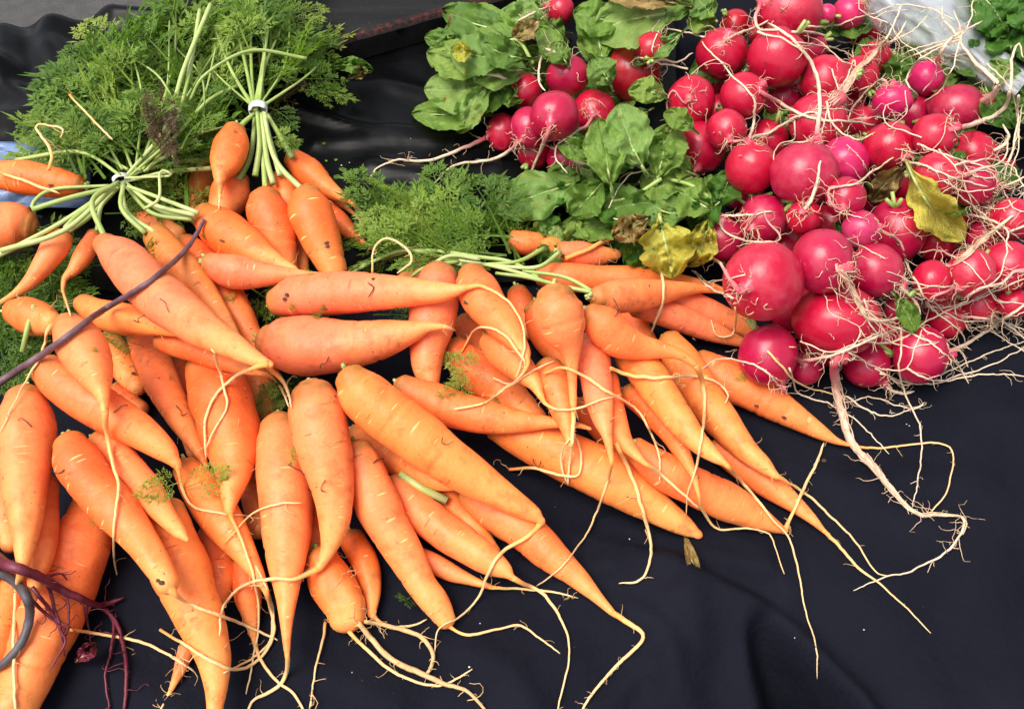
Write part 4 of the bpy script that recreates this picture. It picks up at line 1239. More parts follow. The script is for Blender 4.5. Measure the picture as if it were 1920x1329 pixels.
# second roots and threads belonging to the tangle on the outer side of the heap: one set per radish with long roots
TANGLE = [
 ((1700,690),(1760,715),(1850,700),(1925,705)), ((1640,690),(1700,720),(1790,690),(1860,660),(1925,640)),
 ((1690,610),(1690,720),(1725,800),(1722,900),(1710,950)), ((1590,660),(1650,690),(1700,690),(1720,640),(1745,570)),
 ((1600,560),(1650,600),(1740,640),(1800,690),(1815,720)), ((1690,540),(1740,560),(1800,600),(1860,600),(1925,585)),
 ((1620,640),(1680,640),(1760,590),(1830,560),(1900,520)), ((1700,480),(1760,470),(1820,500),(1870,560),(1925,570)),
 ((1780,400),(1850,410),(1890,440),(1870,520),(1800,560)), ((1800,300),(1830,330),(1870,330),(1900,280),(1915,200)),
 ((1790,310),(1850,300),(1905,320),(1925,380)), ((1770,340),(1820,360),(1890,350),(1925,370)),
 ((1800,395),(1870,420),(1925,460)), ((1790,360),(1840,400),(1900,470)), ((1720,180),(1700,150),(1715,120),(1760,90),(1800,60),(1790,20)),
 ((1610,170),(1650,150),(1700,100),(1760,80),(1800,70)), ((1800,72),(1770,40),(1765,10)), ((1800,72),(1820,40),(1825,-5)),
 ((1800,75),(1750,90),(1700,110),(1660,130)), ((1800,75),(1785,130),(1760,170),(1730,195)),
 ((1485,60),(1540,65),(1580,80),(1640,85),(1700,65),(1740,30)), ((1490,80),(1560,90),(1600,110),(1590,140),(1560,180)),
 ((1500,50),(1560,50),(1620,30),(1680,10)), ((1680,10),(1740,15),(1790,40)), ((1550,190),(1560,230),(1600,260),(1640,250)),
 ((1490,225),(1490,260),(1460,270),(1450,300)), ((1480,225),(1520,210),(1545,230),(1520,260),(1465,275)),
 ((1560,130),(1570,170),(1550,210),(1535,270)), ((1420,60),(1480,80),(1520,110),(1530,150)),
 ((1320,70),(1250,55),(1230,70),(1222,100)), ((1290,130),(1240,120),(1200,108),(1180,120)),
 ((1850,120),(1895,170),(1910,260),(1895,330)), ((1910,180),(1905,250),(1880,340),(1850,400)), ((1870,340),(1900,390),(1925,400)),
 ((1480,690),(1500,740),(1560,760),(1620,800),(1665,850)), ((1580,755),(1640,745),(1700,765),(1740,755)),
 ((1570,740),(1600,750),(1655,780),(1735,758)), ((1650,560),(1700,600),(1790,650),(1815,690)),
 ((1720,270),(1770,290),(1840,310),(1890,330)), ((1760,280),(1800,330),(1830,400),(1860,440)),
 ((1375,560),(1330,540),(1290,500),(1240,470)), ((1620,560),(1640,620),(1700,650),(1760,640)),
 ((1650,700),(1720,720),(1800,705),(1870,680),(1925,650)), ((1830,610),(1870,630),(1925,660)), ((1500,640),(1560,660),(1640,625),(1715,590)),
]
_r = random.Random(99)
for _ in range(30):                  # more of the fine web on the outer side
    x_, y_ = _r.uniform(1560, 1900), _r.uniform(40, 690)
    if _r.random() < .15: x_, y_ = _r.uniform(1320, 1700), _r.uniform(60, 520)
    a_ = _r.uniform(0, 6.28); pl_ = [(x_, y_)]
    for q_ in range(_r.randint(2, 4)):
        a_ += _r.gauss(0, .7); l_ = _r.uniform(28, 60)
        x_, y_ = x_ + math.cos(a_) * l_, y_ + math.sin(a_) * l_ * .8
        pl_.append((x_, y_))
    if max(p_[1] for p_ in pl_) < 720: TANGLE.append(tuple(pl_))
for k, tp in enumerate(TANGLE):
    if k >= 44: w_f = .62
    else: w_f = 1.0
    w0 = (5, 3.4, 4.2, 3)[k % 4]
    pts = [(x, y, (w0 - (w0 - 2.2) * i / (len(tp) - 1)) * w_f) for i, (x, y) in enumerate(tp)]
    Q, rad, P, s = lay_string(pts, None, kink=2.0, seed=k + 700)
    # belongs to the nearest radish
    best = min((o for o in COL.objects if o.type == 'EMPTY' and o.get('category') == 'radish'), key=lambda o: (Vector(Q[0]) - o.location).length)
    parts = [tube(Q, rad, 6)] + hairs(Q, rad, 7, .004, .016, k + 900, r=.0002)
    v, f, u, a = join(parts)
    a = np.clip(.35 + .6 * a, 0, 1)
    mesh_obj('side_root', v, f, M['rroot'], best, uv=u, along=a)

# ================================================================== carrot foliage
def frond_mesh(seed, length=1.0):
    rng = random.Random(seed)
    V = []; F = []
    def add(v, f):
        o = len(V); V.extend(v); F.extend(tuple(i + o for i in q) for q in f)
    def rod(a, b, r0, r1):
        d = (b - a).normalized(); n = d.cross(Vector((0, 0, 1)))
        if n.length < .01: n = Vector((1, 0, 0))
        n.normalize(); m = d.cross(n)
        vs_ = []
        for p, r in ((a, r0), (b, r1)):
            for k in range(3):
                an = 2.094 * k
                vs_.append(p + (n * math.cos(an) + m * math.sin(an)) * r)
        add(vs_, [(0, 1, 4, 3), (1, 2, 5, 4), (2, 0, 3, 5)])
    def blade(p, d, ln, wd, up):
        s_ = d.cross(up).normalized()
        fold = up * (wd * .35)
        add([p, p + d * ln * .45 + s_ * wd + fold, p + d * ln, p + d * ln * .45 - s_ * wd + fold, p + d * ln * .5 - fold * .3], [(0, 1, 4), (1, 2, 4), (2, 3, 4), (3, 0, 4)])
    def rot(d, up, ang):
        return Quaternion(up, ang) @ d
    bend = rng.uniform(-.25, .25); droop = rng.uniform(.1, .45)
    N = 6
    def pos(t):
        return Vector((bend * t * t, t, .10 * math.sin(t * 2.6) - droop * t * t * .35))
    for i in range(N * 2):
        t0, t1 = i / (N * 2), (i + 1) / (N * 2)
        rod(pos(t0), pos(t1), .013 * (1 - t0) + .003, .013 * (1 - t1) + .003)
    def sub(p, d, up, ln, lvl):
        # a pinna: rod with lobed segments
        m = 2 if lvl else 3
        e = p + d * ln
        sag = Vector((0, 0, -ln * rng.uniform(0, .25)))
        rod(p, e + sag, .0055 if not lvl else .003, .002)
        for i in range(1, m + 1):
            t = i / (m + .25)
            q = p + d * ln * t + sag * t * t
            for sgn in (-1, 1):
                dd = rot(d, up, sgn * R(rng.uniform(34, 58)))
                dd = (dd + up * rng.uniform(-.25, .25)).normalized()
                l2 = ln * (.46 if not lvl else .62) * (1.1 - .6 * t) * rng.uniform(.8, 1.2)
                if lvl == 0 and l2 > .05:
                    sub(q, dd, up, l2, 1)
                else:
                    blade(q, dd, max(l2 * 1.2, .058), max(.0125, l2 * .19), up)
        blade(e + sag - d * .005, d, ln * .38 + .045, .015, up)
    for i in range(1, N + 1):
        t = .14 + .84 * i / N
        p = pos(t); d0 = (pos(min(1, t + .02)) - pos(t - .02)).normalized()
        up = Vector((rng.uniform(-.4, .4), rng.uniform(-.3, .3), 1)).normalized()
        for sgn in (-1, 1):
            d = rot(d0, Vector((0, 0, 1)), sgn * R(rng.uniform(42, 64)))
            d = (d + Vector((0, 0, rng.uniform(-.30, .35)))).normalized()
            ln = (.40 * (1.02 - t) ** .75 + .05) * rng.uniform(.8, 1.15)
            sub(p, d, up, ln, 0)
    sub(pos(.97), (pos(1) - pos(.95)).normalized(), Vector((0, 0, 1)), .12, 0)
    me = bpy.data.meshes.new('frond')
    me.from_pydata([tuple(v) for v in V], [], F)
    me.update()
    return me

FR = [frond_mesh(40 + i) for i in range(9)]
FRD = [m.copy() for m in FR[:3]]
for m_ in FR: m_.materials.append(M['frond'])
for m_ in FRD: m_.materials.append(M['frond_dry'])

def put_frond(parent, a, b, roll=0.0, mesh=None, up=None, wide=1.0):
    a = Vector(a); b = Vector(b)
    y = (b - a); ln = y.length; y.normalize()
    upv = Vector(up) if up is not None else Vector((0, -.25, 1))
    x = y.cross(upv).normalized(); z = x.cross(y).normalized()
    m = Matrix((x * wide, y, z)).transposed().to_4x4()
    m = m @ Matrix.Rotation(roll, 4, 'Y')
    o = bpy.data.objects.new('frond', mesh or random.choice(FR))
    COL.objects.link(o)
    o.parent = parent
    o.matrix_parent_inverse = Matrix.Translation(parent.location).inverted()
    o.matrix_basis = Matrix.Translation(a) @ m @ Matrix.Scale(ln, 4)
    return o

def put_stem(parent, pts, hs, w0, w1, mat='stem', name='stalk'):
    """stalk through pixel points at given heights"""
    rows = [(x, y, h) for (x, y), h in zip(pts, hs)]
    P, L = resample(rows, 9)
    Q = np.array([at(x, y, h) for x, y, h in P])
    s = np.array([float((q - C0) @ FW) for q in Q])
    rad = .5 * np.linspace(w0, w1, len(P)) * s / FPX
    seg = 8
    lump = np.ones((len(P), seg)); lump[:, 0] = .78; lump[:, 1] = .9; lump[:, 7] = .9     # channelled
    v, f, u, a = tube(Q, rad, seg, lump)
    return mesh_obj(name, v, f, M[mat], parent, uv=u, along=a)

def in_poly(x, y, poly):
    c = False; j = len(poly) - 1
    for i in range(len(poly)):
        xi, yi = poly[i]; xj, yj = poly[j]
        if (yi > y) != (yj > y) and x < (xj - xi) * (y - yi) / (yj - yi) + xi: c = not c
        j = i
    return c

def fill_fronds(parent, poly, tie, n, lmin, lmax, h0, h1, seed, spread=.5, dry=.03):
    rng = random.Random(seed)
    xs = [p[0] for p in poly]; ys = [p[1] for p in poly]
    k = 0; tries = 0
    while k < n and tries < n * 80:
        tries += 1
        cx, cy = rng.uniform(min(xs), max(xs)), rng.uniform(min(ys), max(ys))
        if not in_poly(cx, cy, poly): continue
        if min(math.hypot(cx - 482, cy - 225), math.hypot(cx - 226, cy - 350)) < 62: continue
        dx, dy = cx - tie[0], cy - tie[1]
        a = math.atan2(dy, dx) + rng.gauss(0, spread)
        L = rng.uniform(lmin, lmax)
        ax_, ay_ = cx - math.cos(a) * L * .55, cy - math.sin(a) * L * .55
        bx, by = cx + math.cos(a) * L * .45, cy + math.sin(a) * L * .45
        if not in_poly(bx, by, poly) and rng.random() < .75: continue
        hh = rng.uniform(h0, h1)
        A_ = at(ax_, ay_, hh); B_ = at(bx, by, max(.012, hh + rng.uniform(-.018, .012)))
        put_frond(parent, A_, B_, rng.gauss(0, .65), rng.choice(FRD) if rng.random() < dry else rng.choice(FR),
                  up=(rng.gauss(0, .25), -.35 + rng.gauss(0, .25), 1), wide=rng.uniform(.8, 1.15))
        k += 1

def band(parent, px, py, h, w, hh, ang):
    """white paper band round a bunch of stalks"""
    c = Vector(at(px, py, h)); s = float((np.array(c) - C0) @ FW)
    r = w * .5 * s / FPX; t = hh * s / FPX
    V = []; F = []; n = 28
    for i in range(n):
        a = 2 * math.pi * i / n
        rr = r * (1 + .12 * noise.noise((i * .5, px * .01, 1)))
        for z in (-.5, -.2, .2, .5):
            zz = z * t * (1 + .4 * noise.noise((i * .4, z, 4)))
            p = Vector((math.cos(a) * rr, zz, math.sin(a) * rr * .75))
            V.append(c + Matrix.Rotation(ang, 3, 'Z') @ p)
    for i in range(n):
        k = (i + 1) % n
        for j in range(3):
            F.append((i * 4 + j, i * 4 + j + 1, k * 4 + j + 1, k * 4 + j))
    o = mesh_obj('paper_tie', V, F, M['white'], parent)
    so = o.modifiers.new('s', 'SOLIDIFY'); so.thickness = .0006
    return o

# bunch tied at the top
t1 = thing('carrot_greens', 'feathery tops of the carrot bunch tied with white paper at the black plastic', 'carrot tops', at(480, 205, .012), 'tied carrot tops')
poly1 = [(330,-30),(600,-30),(590,60),(620,140),(645,180),(560,190),(540,230),(500,250),(450,230),(420,250),(350,240),(330,120)]
fill_fronds(t1, poly1, (480, 230), 19, 120, 190, .02, .062, 1, .5)
for k, (pp, hs_) in enumerate([
    (((478,212),(455,232),(446,246)), (.062,.062,.06)), (((484,212),(492,285),(498,362)), (.062,.055,.045)),
    (((494,212),(516,300),(572,362)), (.066,.068,.055)), (((500,214),(528,262),(548,296)), (.06,.055,.05)),
    (((478,214),(470,290),(447,338)), (.055,.05,.045)), (((490,214),(500,300),(512,345)), (.064,.056,.05)),
    (((488,214),(512,290),(540,345)), (.058,.05,.04)), (((482,212),(486,270),(478,330)), (.064,.06,.05)),
    (((496,212),(505,260),(525,330)), (.068,.06,.05)), (((486,212),(500,320),(508,385)), (.05,.04,.03))]):
    put_stem(t1, pp, hs_, 8, 13, 'stem_pale' if k % 3 == 2 else 'stem')
for k, (x, y) in enumerate([(470,10),(505,-20),(430,0),(395,30),(540,30),(455,-20)]):
    mx_, my_ = (480 * .55 + x * .45) + random.uniform(-12, 12), (205 * .55 + y * .45)
    put_stem(t1, ((482 + k - 6, 208), (mx_, my_), (x, y)), (.064, .058 + .012 * random.random(), .055), 9, 4)
band(t1, 484, 204, .064, 34, 18, .15)
put_stem(t1, ((575,110),(470,95),(385,140),(355,190)), (.07,.085,.085,.07), 8, 6)
for (x0, y0, x1, y1) in ((500,262,556,252),(520,285,562,262)):
    put_frond(t1, at(x0, y0, .06), at(x1, y1, .065))

for (x0, y0, x1, y1, h) in ((520,130,605,95,.05),(540,150,640,150,.045),(545,90,622,55,.05),(560,170,655,190,.035),(500,200,556,236,.05),(520,60,600,15,.055),(430,215,380,262,.045),(455,190,400,160,.06),(505,150,560,130,.075),(470,100,440,30,.08)):
    put_frond(t1, at(x0, y0, h), at(x1, y1, h - .004), random.uniform(-.4, .4))
# bunch tied at the left
t2 = thing('carrot_greens', 'spreading feathery carrot tops with pale stalks and a brown wilted leaf inside', 'carrot tops', at(225, 335, .012), 'tied carrot tops')
poly2 = [(50,300),(15,265),(60,205),(110,180),(130,110),(190,60),(250,0),(300,-30),(420,-30),(430,120),(420,220),(400,310),(340,330),(250,325),(160,300)]
fill_fronds(t2, poly2, (235, 345), 25, 120, 190, .02, .062, 2, .5, .05)
fill_fronds(t2, [(40,255),(20,285),(120,315),(220,300),(330,250),(330,180),(240,160),(120,200)], (235, 345), 13, 90, 140, .05, .075, 12, .6, 0)
fill_fronds(t2, [(-20,480),(130,470),(150,560),(90,700),(-20,740)], (160, 360), 18, 100, 160, .012, .035, 3, .8)
fill_fronds(t2, [(180,340),(370,320),(420,400),(330,420),(220,400)], (225, 335), 16, 80, 130, .010, .03, 4, .9)
for k, (pp, hs_, w) in enumerate([
    (((222,342),(172,378),(196,446)), (.066,.078,.074), 12), (((232,344),(228,392),(272,438)), (.066,.070,.062), 11),
    (((238,346),(290,385),(366,404)), (.064,.064,.062), 11), (((240,350),(300,372),(372,400)), (.066,.066,.064), 10),
    (((236,350),(285,400),(360,412)), (.058,.058,.058), 10), (((214,350),(132,370),(62,392)), (.064,.068,.064), 11),
    (((212,352),(120,432),(2,470)), (.068,.066,.060), 12), (((208,354),(110,420),(-5,480)), (.062,.058,.052), 11),
    (((216,352),(150,400),(122,428)), (.06,.06,.06), 12), (((220,352),(168,405),(128,432)), (.058,.058,.058), 12),
    (((228,350),(240,400),(290,436)), (.06,.062,.062), 10), (((222,352),(190,385),(182,432)), (.06,.06,.056), 10),
    (((236,346),(300,395),(368,415)), (.054,.052,.052), 11), (((205,348),(100,355),(62,380),(64,395)), (.06,.06,.058,.056), 9),
    (((238,340),(320,322),(398,316)), (.060,.058,.05), 10), (((236,336),(300,300),(370,262)), (.062,.062,.06), 9),
    (((228,330),(150,285),(30,300)), (.066,.072,.06), 9), (((236,330),(330,305),(420,300)), (.055,.055,.045), 9),
    (((236,332),(310,240),(345,130),(395,10)), (.062,.075,.078,.075), 10), (((240,332),(330,220),(358,120),(375,20)), (.060,.07,.072,.07), 9),
    (((238,332),(318,250),(350,160),(370,60)), (.060,.072,.074,.06), 8), (((240,334),(330,255),(390,190),(450,160)), (.062,.072,.07,.06), 8),
    (((234,334),(320,330),(300,322),(298,372),(270,392)), (.07,.075,.078,.075,.07), 6)]):
    put_stem(t2, pp, hs_, w * .8, w, 'stem_pale' if k % 4 in (2, 3) else 'stem')
band(t2, 226, 336, .063, 30, 11, .5)
for k, (x0, y0, x1, y1, h) in enumerate([(285,180,320,285,.088),(300,150,330,240,.086),(260,170,300,220,.085),(275,165,295,250,.092),(300,210,318,290,.09)]):
    put_frond(t2, at(x0, y0, h), at(x1, y1, h - .006), .5 * k, FRD[k % 3], wide=.5)

for (x0, y0, x1, y1, h) in ((150,215,48,205,.04),(120,240,30,240,.035),(180,180,78,168,.045),(190,120,122,88,.045),(215,90,160,38,.04),(160,280,15,282,.045),(120,300,40,320,.04),(170,150,95,130,.05),
                            (270,300,200,210,.075),(250,290,160,240,.075),(290,280,260,170,.08),(340,280,390,210,.075),(320,120,270,50,.075),(250,160,200,90,.07),(300,300,400,280,.06)):
    put_frond(t2, at(x0, y0, h), at(x1, y1, h - .004), random.uniform(-.4, .4))
rs = random.Random(5)
for (x0, y0, x1, y1, x2, y2) in ((250,320,200,200,165,120),(255,318,260,180,235,60),(262,316,300,180,318,40),(268,318,340,200,420,70),(240,318,140,250,80,215),(270,322,350,260,430,235),(262,320,320,130,330,0),
                                 (275,320,380,200,405,90),(230,318,180,230,120,200),(350,240,310,150,250,110),(380,250,370,150,330,90),(330,300,280,230,190,190)):
    put_stem(t2, ((x0, y0), (x1 + rs.uniform(-12, 12), y1), (x2, y2)), (.064, rs.uniform(.058, .072), rs.uniform(.05, .066)), rs.uniform(5, 7), 3.5, 'stem')
for (x0, y0, x1, y1, x2, y2) in ((476,198,440,120,430,30),(482,198,490,100,470,0),(488,198,530,120,545,20),(492,200,560,150,600,120),(474,200,420,150,380,110),(486,198,510,60,520,-20)):
    put_stem(t1, ((x0, y0), (x1 + rs.uniform(-12, 12), y1), (x2, y2)), (.064, rs.uniform(.055, .066), rs.uniform(.045, .06)), rs.uniform(5, 8), 3.5, 'stem')
# tops lying between carrots and radishes
t3 = thing('carrot_greens', 'low feathery carrot tops pointing from the horizontal carrots towards the black plastic', 'carrot tops', at(950, 485, .0), 'tied carrot tops')
poly3 = [(640,495),(650,440),(690,370),(730,330),(790,360),(850,372),(930,385),(965,430),(950,480),(860,500),(760,515),(690,515)]
fill_fronds(t3, poly3, (985, 490), 30, 110, 170, .012, .05, 5, .45)
for k, (pp, hs_) in enumerate([
    (((1010,520),(960,492),(900,482),(780,470),(650,505)), (.05,.048,.045,.035,.02)), (((1060,545),(1000,520),(930,500),(860,488)), (.055,.055,.05,.045)),
    (((1120,552),(1060,520),(980,508)), (.056,.054,.05)), (((1112,548),(1050,535),(990,520),(930,512)), (.064,.062,.056,.05)),
    (((1050,472),(1010,500),(950,500),(880,492)), (.045,.052,.05,.045)), (((1020,465),(970,490),(900,496)), (.045,.05,.048)),
    (((860,490),(800,500),(770,520)), (.055,.06,.05)), (((900,486),(840,480),(790,512)), (.055,.06,.055)),
    (((880,500),(760,470),(640,520)), (.04,.035,.02))]):
    put_stem(t3, pp, hs_, 10, 7, 'stem_pale' if k % 3 == 1 else 'stem')
# greens glimpsed in gaps under the heap
t4 = thing('carrot_greens', 'scraps of feathery carrot leaf showing in dark gaps under the heap', 'carrot tops', at(520, 700, 0), 'tied carrot tops')
for (x0, y0, x1, y1, h) in ((470,540,540,590,.02),(500,560,450,600,.015),(480,760,540,720,.02),(520,800,500,730,.02),(700,590,800,600,.02),(560,520,500,600,.012),
                            (860,620,920,600,.015),(380,640,340,700,.012),(600,700,520,760,.016),(20,640,90,700,.02),(40,720,130,690,.012),(640,560,560,580,.02)):
    put_frond(t4, at(x0, y0, h), at(x1, y1, h))

# sprigs lying on top of carrots
def sprig(label, base_px, tip_px, mesh, lift=.004, group=None, wide=1.0, roll=0):
    sa = rest_s(*base_px, 4) - lift; sb = rest_s(*tip_px, 4) - lift
    sm_ = rest_s((base_px[0] + tip_px[0]) / 2, (base_px[1] + tip_px[1]) / 2, 6) - lift
    smn = min(sm_, (sa + sb) / 2)
    sa = min(sa, smn + .006); sb = min(sb, smn + .006)
    a = at_s(*base_px, sa); b = at_s(*tip_px, sb)
    th = thing('leaf_sprig', label, 'leaf', a, group)
    put_frond(th, a, b, roll, mesh, up=tuple(-FW), wide=wide)
    return th
sprig('dried olive carrot leaf sprig lying on the deep orange carrot', (915, 715), (842, 655), FR[3], .006, None, .9)
sprig('dried olive carrot leaf sprig hanging beside the smooth vertical carrot tip', (905, 720), (830, 735), FR[4], .006, None, .7)
sprig('fresh green carrot leaf sprig lying under the tip of the scratched carrot', (345, 915), (425, 885), FR[1], .005, None, .9)
sprig('small green carrot leaf sprig fanning beside the scratched carrot root', (350, 900), (262, 930), FR[2], .005, None, .9)
sprig('green leaf shred on the blue-dark gap above the short blunt carrot', (270, 650), (205, 625), FR[5], .004)
sprig('tiny green leaf tuft beside the finger-like carrot tip', (772, 1115), (758, 1130), FR[6], .002)
sprig('tiny leaf tuft at the side of the long pale vertical carrot', (568, 858), (545, 845), FR[7], .002)
LS = 'tiny green leaf crumb stuck on a carrot'
for k, (x, y, a, l) in enumerate([(430,555,1.2,24),(605,575,.6,20),(545,575,.3,18),(590,590,2,14),(382,440,1.2,16),(278,468,0,20),(500,250,1,14),(176,655,.5,16),(1385,705,.5,24),(172,972,.2,12),(500,262,1,14),(440,245,.5,10),(575,515,.1,16),(925,750,.4,20)]):
    sprig(LS, (x - math.cos(a) * l / 2, y - math.sin(a) * l / 2), (x + math.cos(a) * l / 2, y + math.sin(a) * l / 2), FR[k % 9], .001, 'leaf crumbs on carrots')

# ================================================================== radish leaves
def leaf(parent, a, b, w, ha, hb, mat, seed, name='leaf', on_top=False, petiole=.16, lobes=.18, wave=.0045, lift=.002, curl=.0, skew=0.0):
    """leaf laid from pixel a (stalk) to b (tip), w pixels broad, at heights ha..hb (or resting on the heap)"""
    rng = random.Random(seed)
    nt_, nw = 30, 8
    ax_, ay_ = a; bx, by = b
    dx, dy = bx - ax_, by - ay_
    L = math.hypot(dx, dy); ux, uy = dx / L, dy / L; vx, vy = -uy, ux
    bend = rng.uniform(-.12, .12) * L + skew
    V = []; UVs = []; F = []
    ph = rng.uniform(0, 50)
    slr = None
    if on_top:
        q = [rest_s(ax_ + dx * t, ay_ + dy * t, 5) for t in (0.0, .25, .5, .75, 1.0)]
    for i in range(nt_ + 1):
        t = i / nt_
        if t < petiole:
            half = .035 + .02 * t
        else:
            u = (t - petiole) / (1 - petiole)
            half = .5 * (math.sin(math.pi * min(1, u ** .95)) ** .55) * (.72 + .28 * sm(u * 1.6))
            half *= 1 + lobes * .55 * math.sin(u * 19 + ph) * (1 - u) - lobes * .2
            half = max(half, .03)
        cx = ax_ + dx * t + vx * bend * math.sin(math.pi * t); cy = ay_ + dy * t + vy * bend * math.sin(math.pi * t)
        for j in range(-nw, nw + 1):
            f = j / nw
            ser = 1 + (.13 * noise.noise((t * 26, math.copysign(3, f), ph)) + .05 * noise.noise((t * 70, math.copysign(5, f), ph)) if abs(f) > .8 else 0)
            o = f * half * w * ser
            px, py = cx + vx * o, cy + vy * o
            side = abs(f) * half * 2
            dz = wave * (1.2 * side * math.sin(t * 15 + ph + (2 if f > 0 else 0)) + .9 * noise.noise((t * 4 + ph, f * 2, 1)) + 1.0 * noise.noise((t * 9 + ph, f * 3.5, 7)) + .45 * noise.noise((t * 20 + ph, f * 8, 2))) + abs(f) * half * .012 + curl * (side ** 2)
            if on_top:
                p = (px, py, rest_s(px, py, 3), dz)
            else:
                p = at(px, py, max(.004, ha + (hb - ha) * t + .012 * math.sin(math.pi * t) + dz))
            V.append(p); UVs.append((f * half * 2, t))
    m = 2 * nw + 1
    if on_top:      # drape: bridge the hollows, then sag smoothly over the bumps
        Sg = np.array([v[2] for v in V]).reshape(nt_ + 1, m)
        for _ in range(3):
            E = np.pad(Sg, 1, mode='edge')
            Sg = np.min([E[a:a + nt_ + 1, b_:b_ + m] for a in range(3) for b_ in range(3)], axis=0)
        for _ in range(6):
            E = np.pad(Sg, 1, mode='edge')
            Sg = np.mean([E[a:a + nt_ + 1, b_:b_ + m] for a in range(3) for b_ in range(3)], axis=0)
        V = [at_s(v[0], v[1], s_ - lift - max(-.002, v[3])) for v, s_ in zip(V, Sg.ravel())]
    for i in range(nt_):
        for j in range(m - 1):
            k = i * m + j
            F.append((k, k + 1, k + m + 1, k + m))
    o = mesh_obj(name, V, F, mat, parent, uv=UVs)
    # midrib
    Q = np.array([V[i * m + nw] for i in range(0, nt_ - 2)]) - np.array([0, 0, .0008])
    s = float((Q[0] - C0) @ FW)
    r = np.linspace(max(2.2, w * .045), .8, len(Q)) * s / FPX * .9
    v, f, u, a_ = tube(Q, r, 6)
    mr_ = mesh_obj('midrib', v, f, M['stem_pale'], None, uv=u, along=a_)
    mr_.parent = o
    if parent is not None:
        mr_.matrix_parent_inverse = o.matrix_parent_inverse.copy()
        mr_.matrix_parent_inverse = (Matrix.Translation(parent.location) @ o.matrix_parent_inverse).inverted()
    return o

G, P_, Y, B_, D = (M[k] for k in ('leaf_g', 'leaf_p', 'leaf_y', 'leaf_b', 'leaf_d'))
r1 = thing('radish_greens', 'wilted green and yellow leaves of the small radish bunch by the black board', 'radish leaves', at(1000, 130, .012), 'radish leaf bunches')
LV1 = [((930,140),(800,98),74,.03,.03,G),((960,170),(795,168),86,.03,.022,P_),((940,215),(772,212),62,.02,.012,G),((990,60),(828,18),70,.04,.03,G),
       ((1010,100),(890,10),70,.045,.03,G),((1050,70),(925,38),74,.04,.045,P_),((1010,130),(870,120),80,.045,.04,P_),((960,120),(845,92),84,.058,.05,M['leaf_p']),
       ((1000,110),(905,80),60,.06,.062,G),((930,140),(858,250),56,.045,.022,P_),((985,150),(880,205),70,.04,.025,G),((1090,130),(1010,50),52,.06,.05,G),
       ((1070,130),(1020,85),44,.068,.06,G),((1130,140),(1090,20),64,.05,.045,G),((1150,170),(1110,110),60,.055,.06,P_),((1190,40),(1075,25),70,.05,.06,G),
       ((1290,25),(1110,62),104,.06,.058,P_),((1275,55),(1150,112),70,.05,.045,G),((1290,50),(1185,105),40,.075,.06,M['leaf_p']),((1310,20),(1235,-10),90,.06,.05,G),
       ((1300,10),(1130,-12),44,.07,.075,B_),((1000,180),(930,160),50,.03,.04,G),((1120,240),(1090,160),60,.02,.03,G),((1350,60),(1290,20),60,.05,.05,G),((1345,40),(1300,-10),60,.06,.05,P_),
       ((890,95),(848,100),40,.066,.06,Y),((1020,30),(960,70),40,.07,.06,B_)]
for k, (a, b, w, ha, hb, m_) in enumerate(LV1):
    leaf(r1, a, b, w * 1.08, ha, hb, m_, k + 10, curl=random.uniform(-.006, .008))
for k in range(26):
    rr_ = random.Random(k + 60)
    x, y = rr_.uniform(850, 1290), rr_.uniform(-10, 150); an = rr_.uniform(1.8, 4.4); l = rr_.uniform(60, 120)
    leaf(r1, (x, y), (x + math.cos(an) * l, y + math.sin(an) * l), rr_.uniform(40, 64), rr_.uniform(.012, .03), rr_.uniform(.01, .03), rr_.choice([G, G, G, P_, B_]), k + 80)

r2 = thing('radish_greens', 'broad green radish leaves between the small bunch and the big radish heap', 'radish leaves', at(1200, 330, 0), 'radish leaf bunches')
LV2 = [((1150,370),(1122,222),80,.055,.075,G),((1215,330),(1160,196),96,.06,.075,P_),((1230,350),(1262,232),84,.05,.06,G),((1110,330),(925,392),94,.03,.02,P_),
       ((1140,330),(1070,405),72,.04,.035,G),((1180,370),(1040,368),66,.03,.02,G),((1130,300),(1045,268),44,.05,.05,G),((1370,320),(1300,372),60,.04,.045,G),
       ((1372,300),(1338,388),66,.045,.05,D),((1310,400),(1195,365),76,.05,.045,P_),((1270,380),(1115,405),72,.045,.035,G),((1230,420),(1050,425),60,.03,.02,G),
       ((1310,330),(1240,300),60,.04,.045,G),((1260,190),(1178,168),54,.06,.065,G),((1350,400),(1260,350),80,.05,.045,G),((1290,360),(1200,335),80,.045,.04,G),
       ((1200,420),(1130,350),80,.035,.03,D),((1360,370),(1300,420),60,.05,.04,D),((1180,440),(1210,500),60,.03,.03,D),((1260,240),(1215,290),60,.06,.05,G),
       ((1250,450),(1170,500),60,.02,.02,D),((1310,250),(1245,210),46,.07,.06,G)]
for k, (a, b, w, ha, hb, m_) in enumerate(LV2):
    leaf(r2, a, b, w * 1.05, ha, hb, m_, k + 130, curl=random.uniform(-.006, .008))
for k in range(34):
    rr_ = random.Random(k + 160)
    x, y = rr_.uniform(1040, 1360), rr_.uniform(170, 470); an = rr_.uniform(1.6, 4.6); l = rr_.uniform(60, 120)
    leaf(r2, (x, y), (x + math.cos(an) * l, y + math.sin(an) * l), rr_.uniform(44, 70), rr_.uniform(.01, .025), rr_.uniform(.01, .025), rr_.choice([G, G, D, P_]), k + 190)

